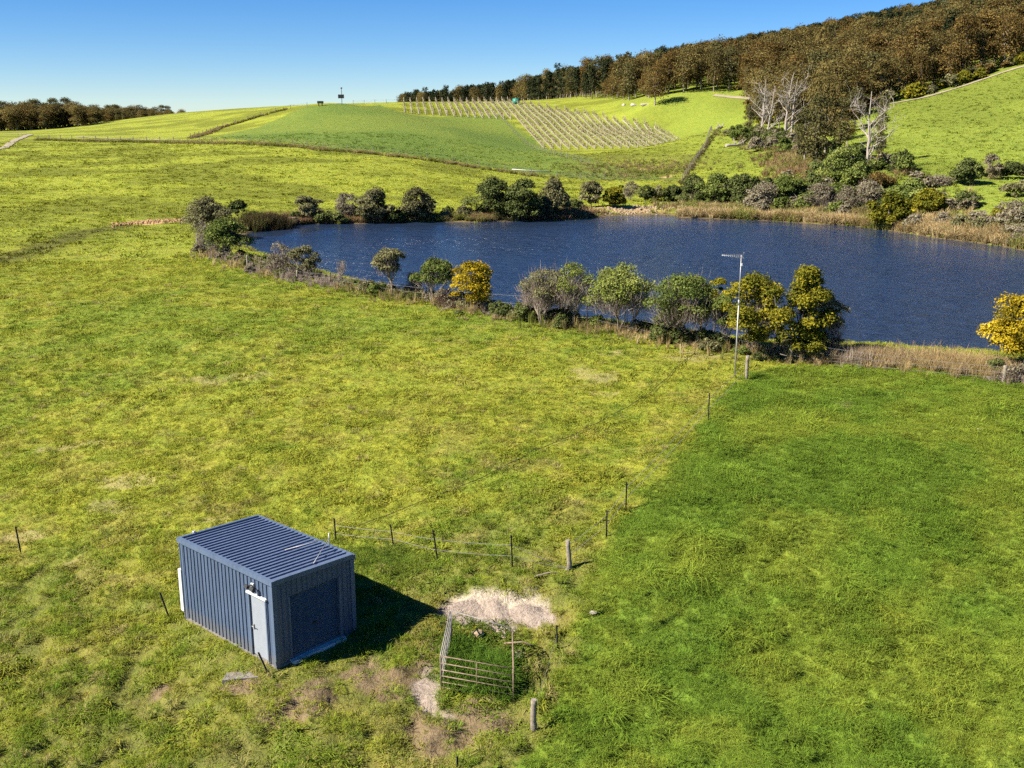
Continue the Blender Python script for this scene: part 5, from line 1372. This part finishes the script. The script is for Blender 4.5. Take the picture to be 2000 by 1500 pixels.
band('weed_clumps', 'dark weeds round the pen and the picket fence', [(880, 1240), (950, 1232), (1000, 1250), (1030, 1320), (860, 1300), (850, 1260), (870, 1215)], .3, 190, short_p, [(.09, .13, .02), (.12, .17, .025)], 1.2, 2.4, 314)
band('weed_clumps', 'dark green weeds behind the shed', [(690, 1090), (740, 1095), (780, 1090), (770, 1110)], .5, 220, long_p, [(.10, .16, .025), (.15, .20, .03)], .8, 1.4, 315)
# clods and rubble on the eroded banks
def clods(name, label, pts, count, mat, smin, smax, width, seed):
    r = np.random.default_rng(seed); c_ = resample(np.array([ground_at(a_, b_)[:2] for a_, b_ in pts]), .3); i = r.integers(0, len(c_), count)
    x_ = c_[i, 0] + r.normal(0, width, count); y_ = c_[i, 1] + r.normal(0, width, count)
    bm = bmesh.new(); bmesh.ops.create_icosphere(bm, subdivisions=1, radius=.5)
    for v in bm.verts: v.co *= r.uniform(.7, 1.2)
    me = bpy.data.meshes.new('clod'); bm.to_mesh(me); bm.free(); me.materials.append(M[mat]); pr = bpy.data.objects.new('clod', me)
    return scatter(name, np.stack([x_, y_, height(x_, y_)], 1), r.uniform(0, 6, count), r.normal(0, .4, (count, 2)), np.stack([r.uniform(smin, smax, count)] * 3, 1) * r.uniform(.6, 1.3, (count, 3)), None, [pr], np.zeros(count), label)
clods('clay_rubble', 'orange clay clods in the cutting left of the dam', [(232, 440), (270, 436), (330, 432), (368, 430)], 300, 'clay', .12, .45, .7, 401)
clods('bank_rubble', 'sandy rubble of the eroded far bank', [(1160, 414), (1200, 412), (1250, 410), (1300, 405), (1312, 398)], 520, 'sandstone', .12, .55, .8, 402)
# low scrub that ties the bushes of the banks together
sl = [bpy.data.objects.new('low_scrub', np_mesh('low_scrub', c_[0], c_[1], [M[m_]], c_[2])) for m_, c_ in [(m_, tree_meshes(980 + i, 1.6, 2.4, lo=0, shape='dome', clumps=18, leaves=90, leaf=.15)[1]) for i, m_ in enumerate(('leaf_olive', 'leaf_dark', 'leaf_grey', 'leaf_green'))]]
def scrub(name, label, pts, width, count, seed, smin=.35, smax=1.1, pk=(0, 1, 2, 3)):
    r = np.random.default_rng(seed); c_ = resample(np.array([ground_at(a_, b_)[:2] for a_, b_ in pts]), .5); i = r.integers(0, len(c_), count)
    x_ = c_[i, 0] + r.normal(0, width, count); y_ = c_[i, 1] + r.normal(0, width, count); k_ = shore(x_, y_) > .5; x_, y_ = x_[k_], y_[k_]; m_ = len(x_)
    return scatter(name, np.stack([x_, y_, height(x_, y_) - .05], 1), r.uniform(0, 6, m_), np.zeros((m_, 2)), np.stack([r.uniform(smin, smax, m_)] * 3, 1) * r.uniform(.8, 1.3, (m_, 3)), None, sl, np.array(pk)[r.integers(0, len(pk), m_)], label)
scrub('bank_scrub', 'mixed low scrub between the bushes of the right bank', [(1335, 392), (1400, 394), (1500, 398), (1600, 398), (1680, 400), (1760, 408), (1830, 410)], 2.8, 190, 501, .5, 1.5)
scrub('bank_scrub', 'low scrub along the middle of the far bank', [(590, 430), (680, 428), (780, 428), (860, 424), (960, 424), (1060, 420), (1130, 408)], 1.3, 90, 502, .3, .9)
scrub('bank_scrub', 'dry low scrub among the tussocks near the right edge', [(1840, 440), (1900, 446), (1960, 452), (2040, 462)], 2.0, 40, 503, .4, 1.1, (2, 2, 0))
scrub('bank_scrub', 'low scrub at the foot of the trees on the near bank', [(410, 490), (560, 535), (650, 553), (800, 582), (930, 604), (1040, 624), (1200, 645), (1330, 668), (1450, 688), (1600, 698)], .8, 110, 504, .2, .55)
scrub('gully_bushes', 'low bushes at the foot of the gully gums', [(1550, 338), (1600, 346), (1660, 350), (1720, 345), (1560, 300), (1500, 272), (1450, 264)], 2.2, 90, 505, .6, 1.7)
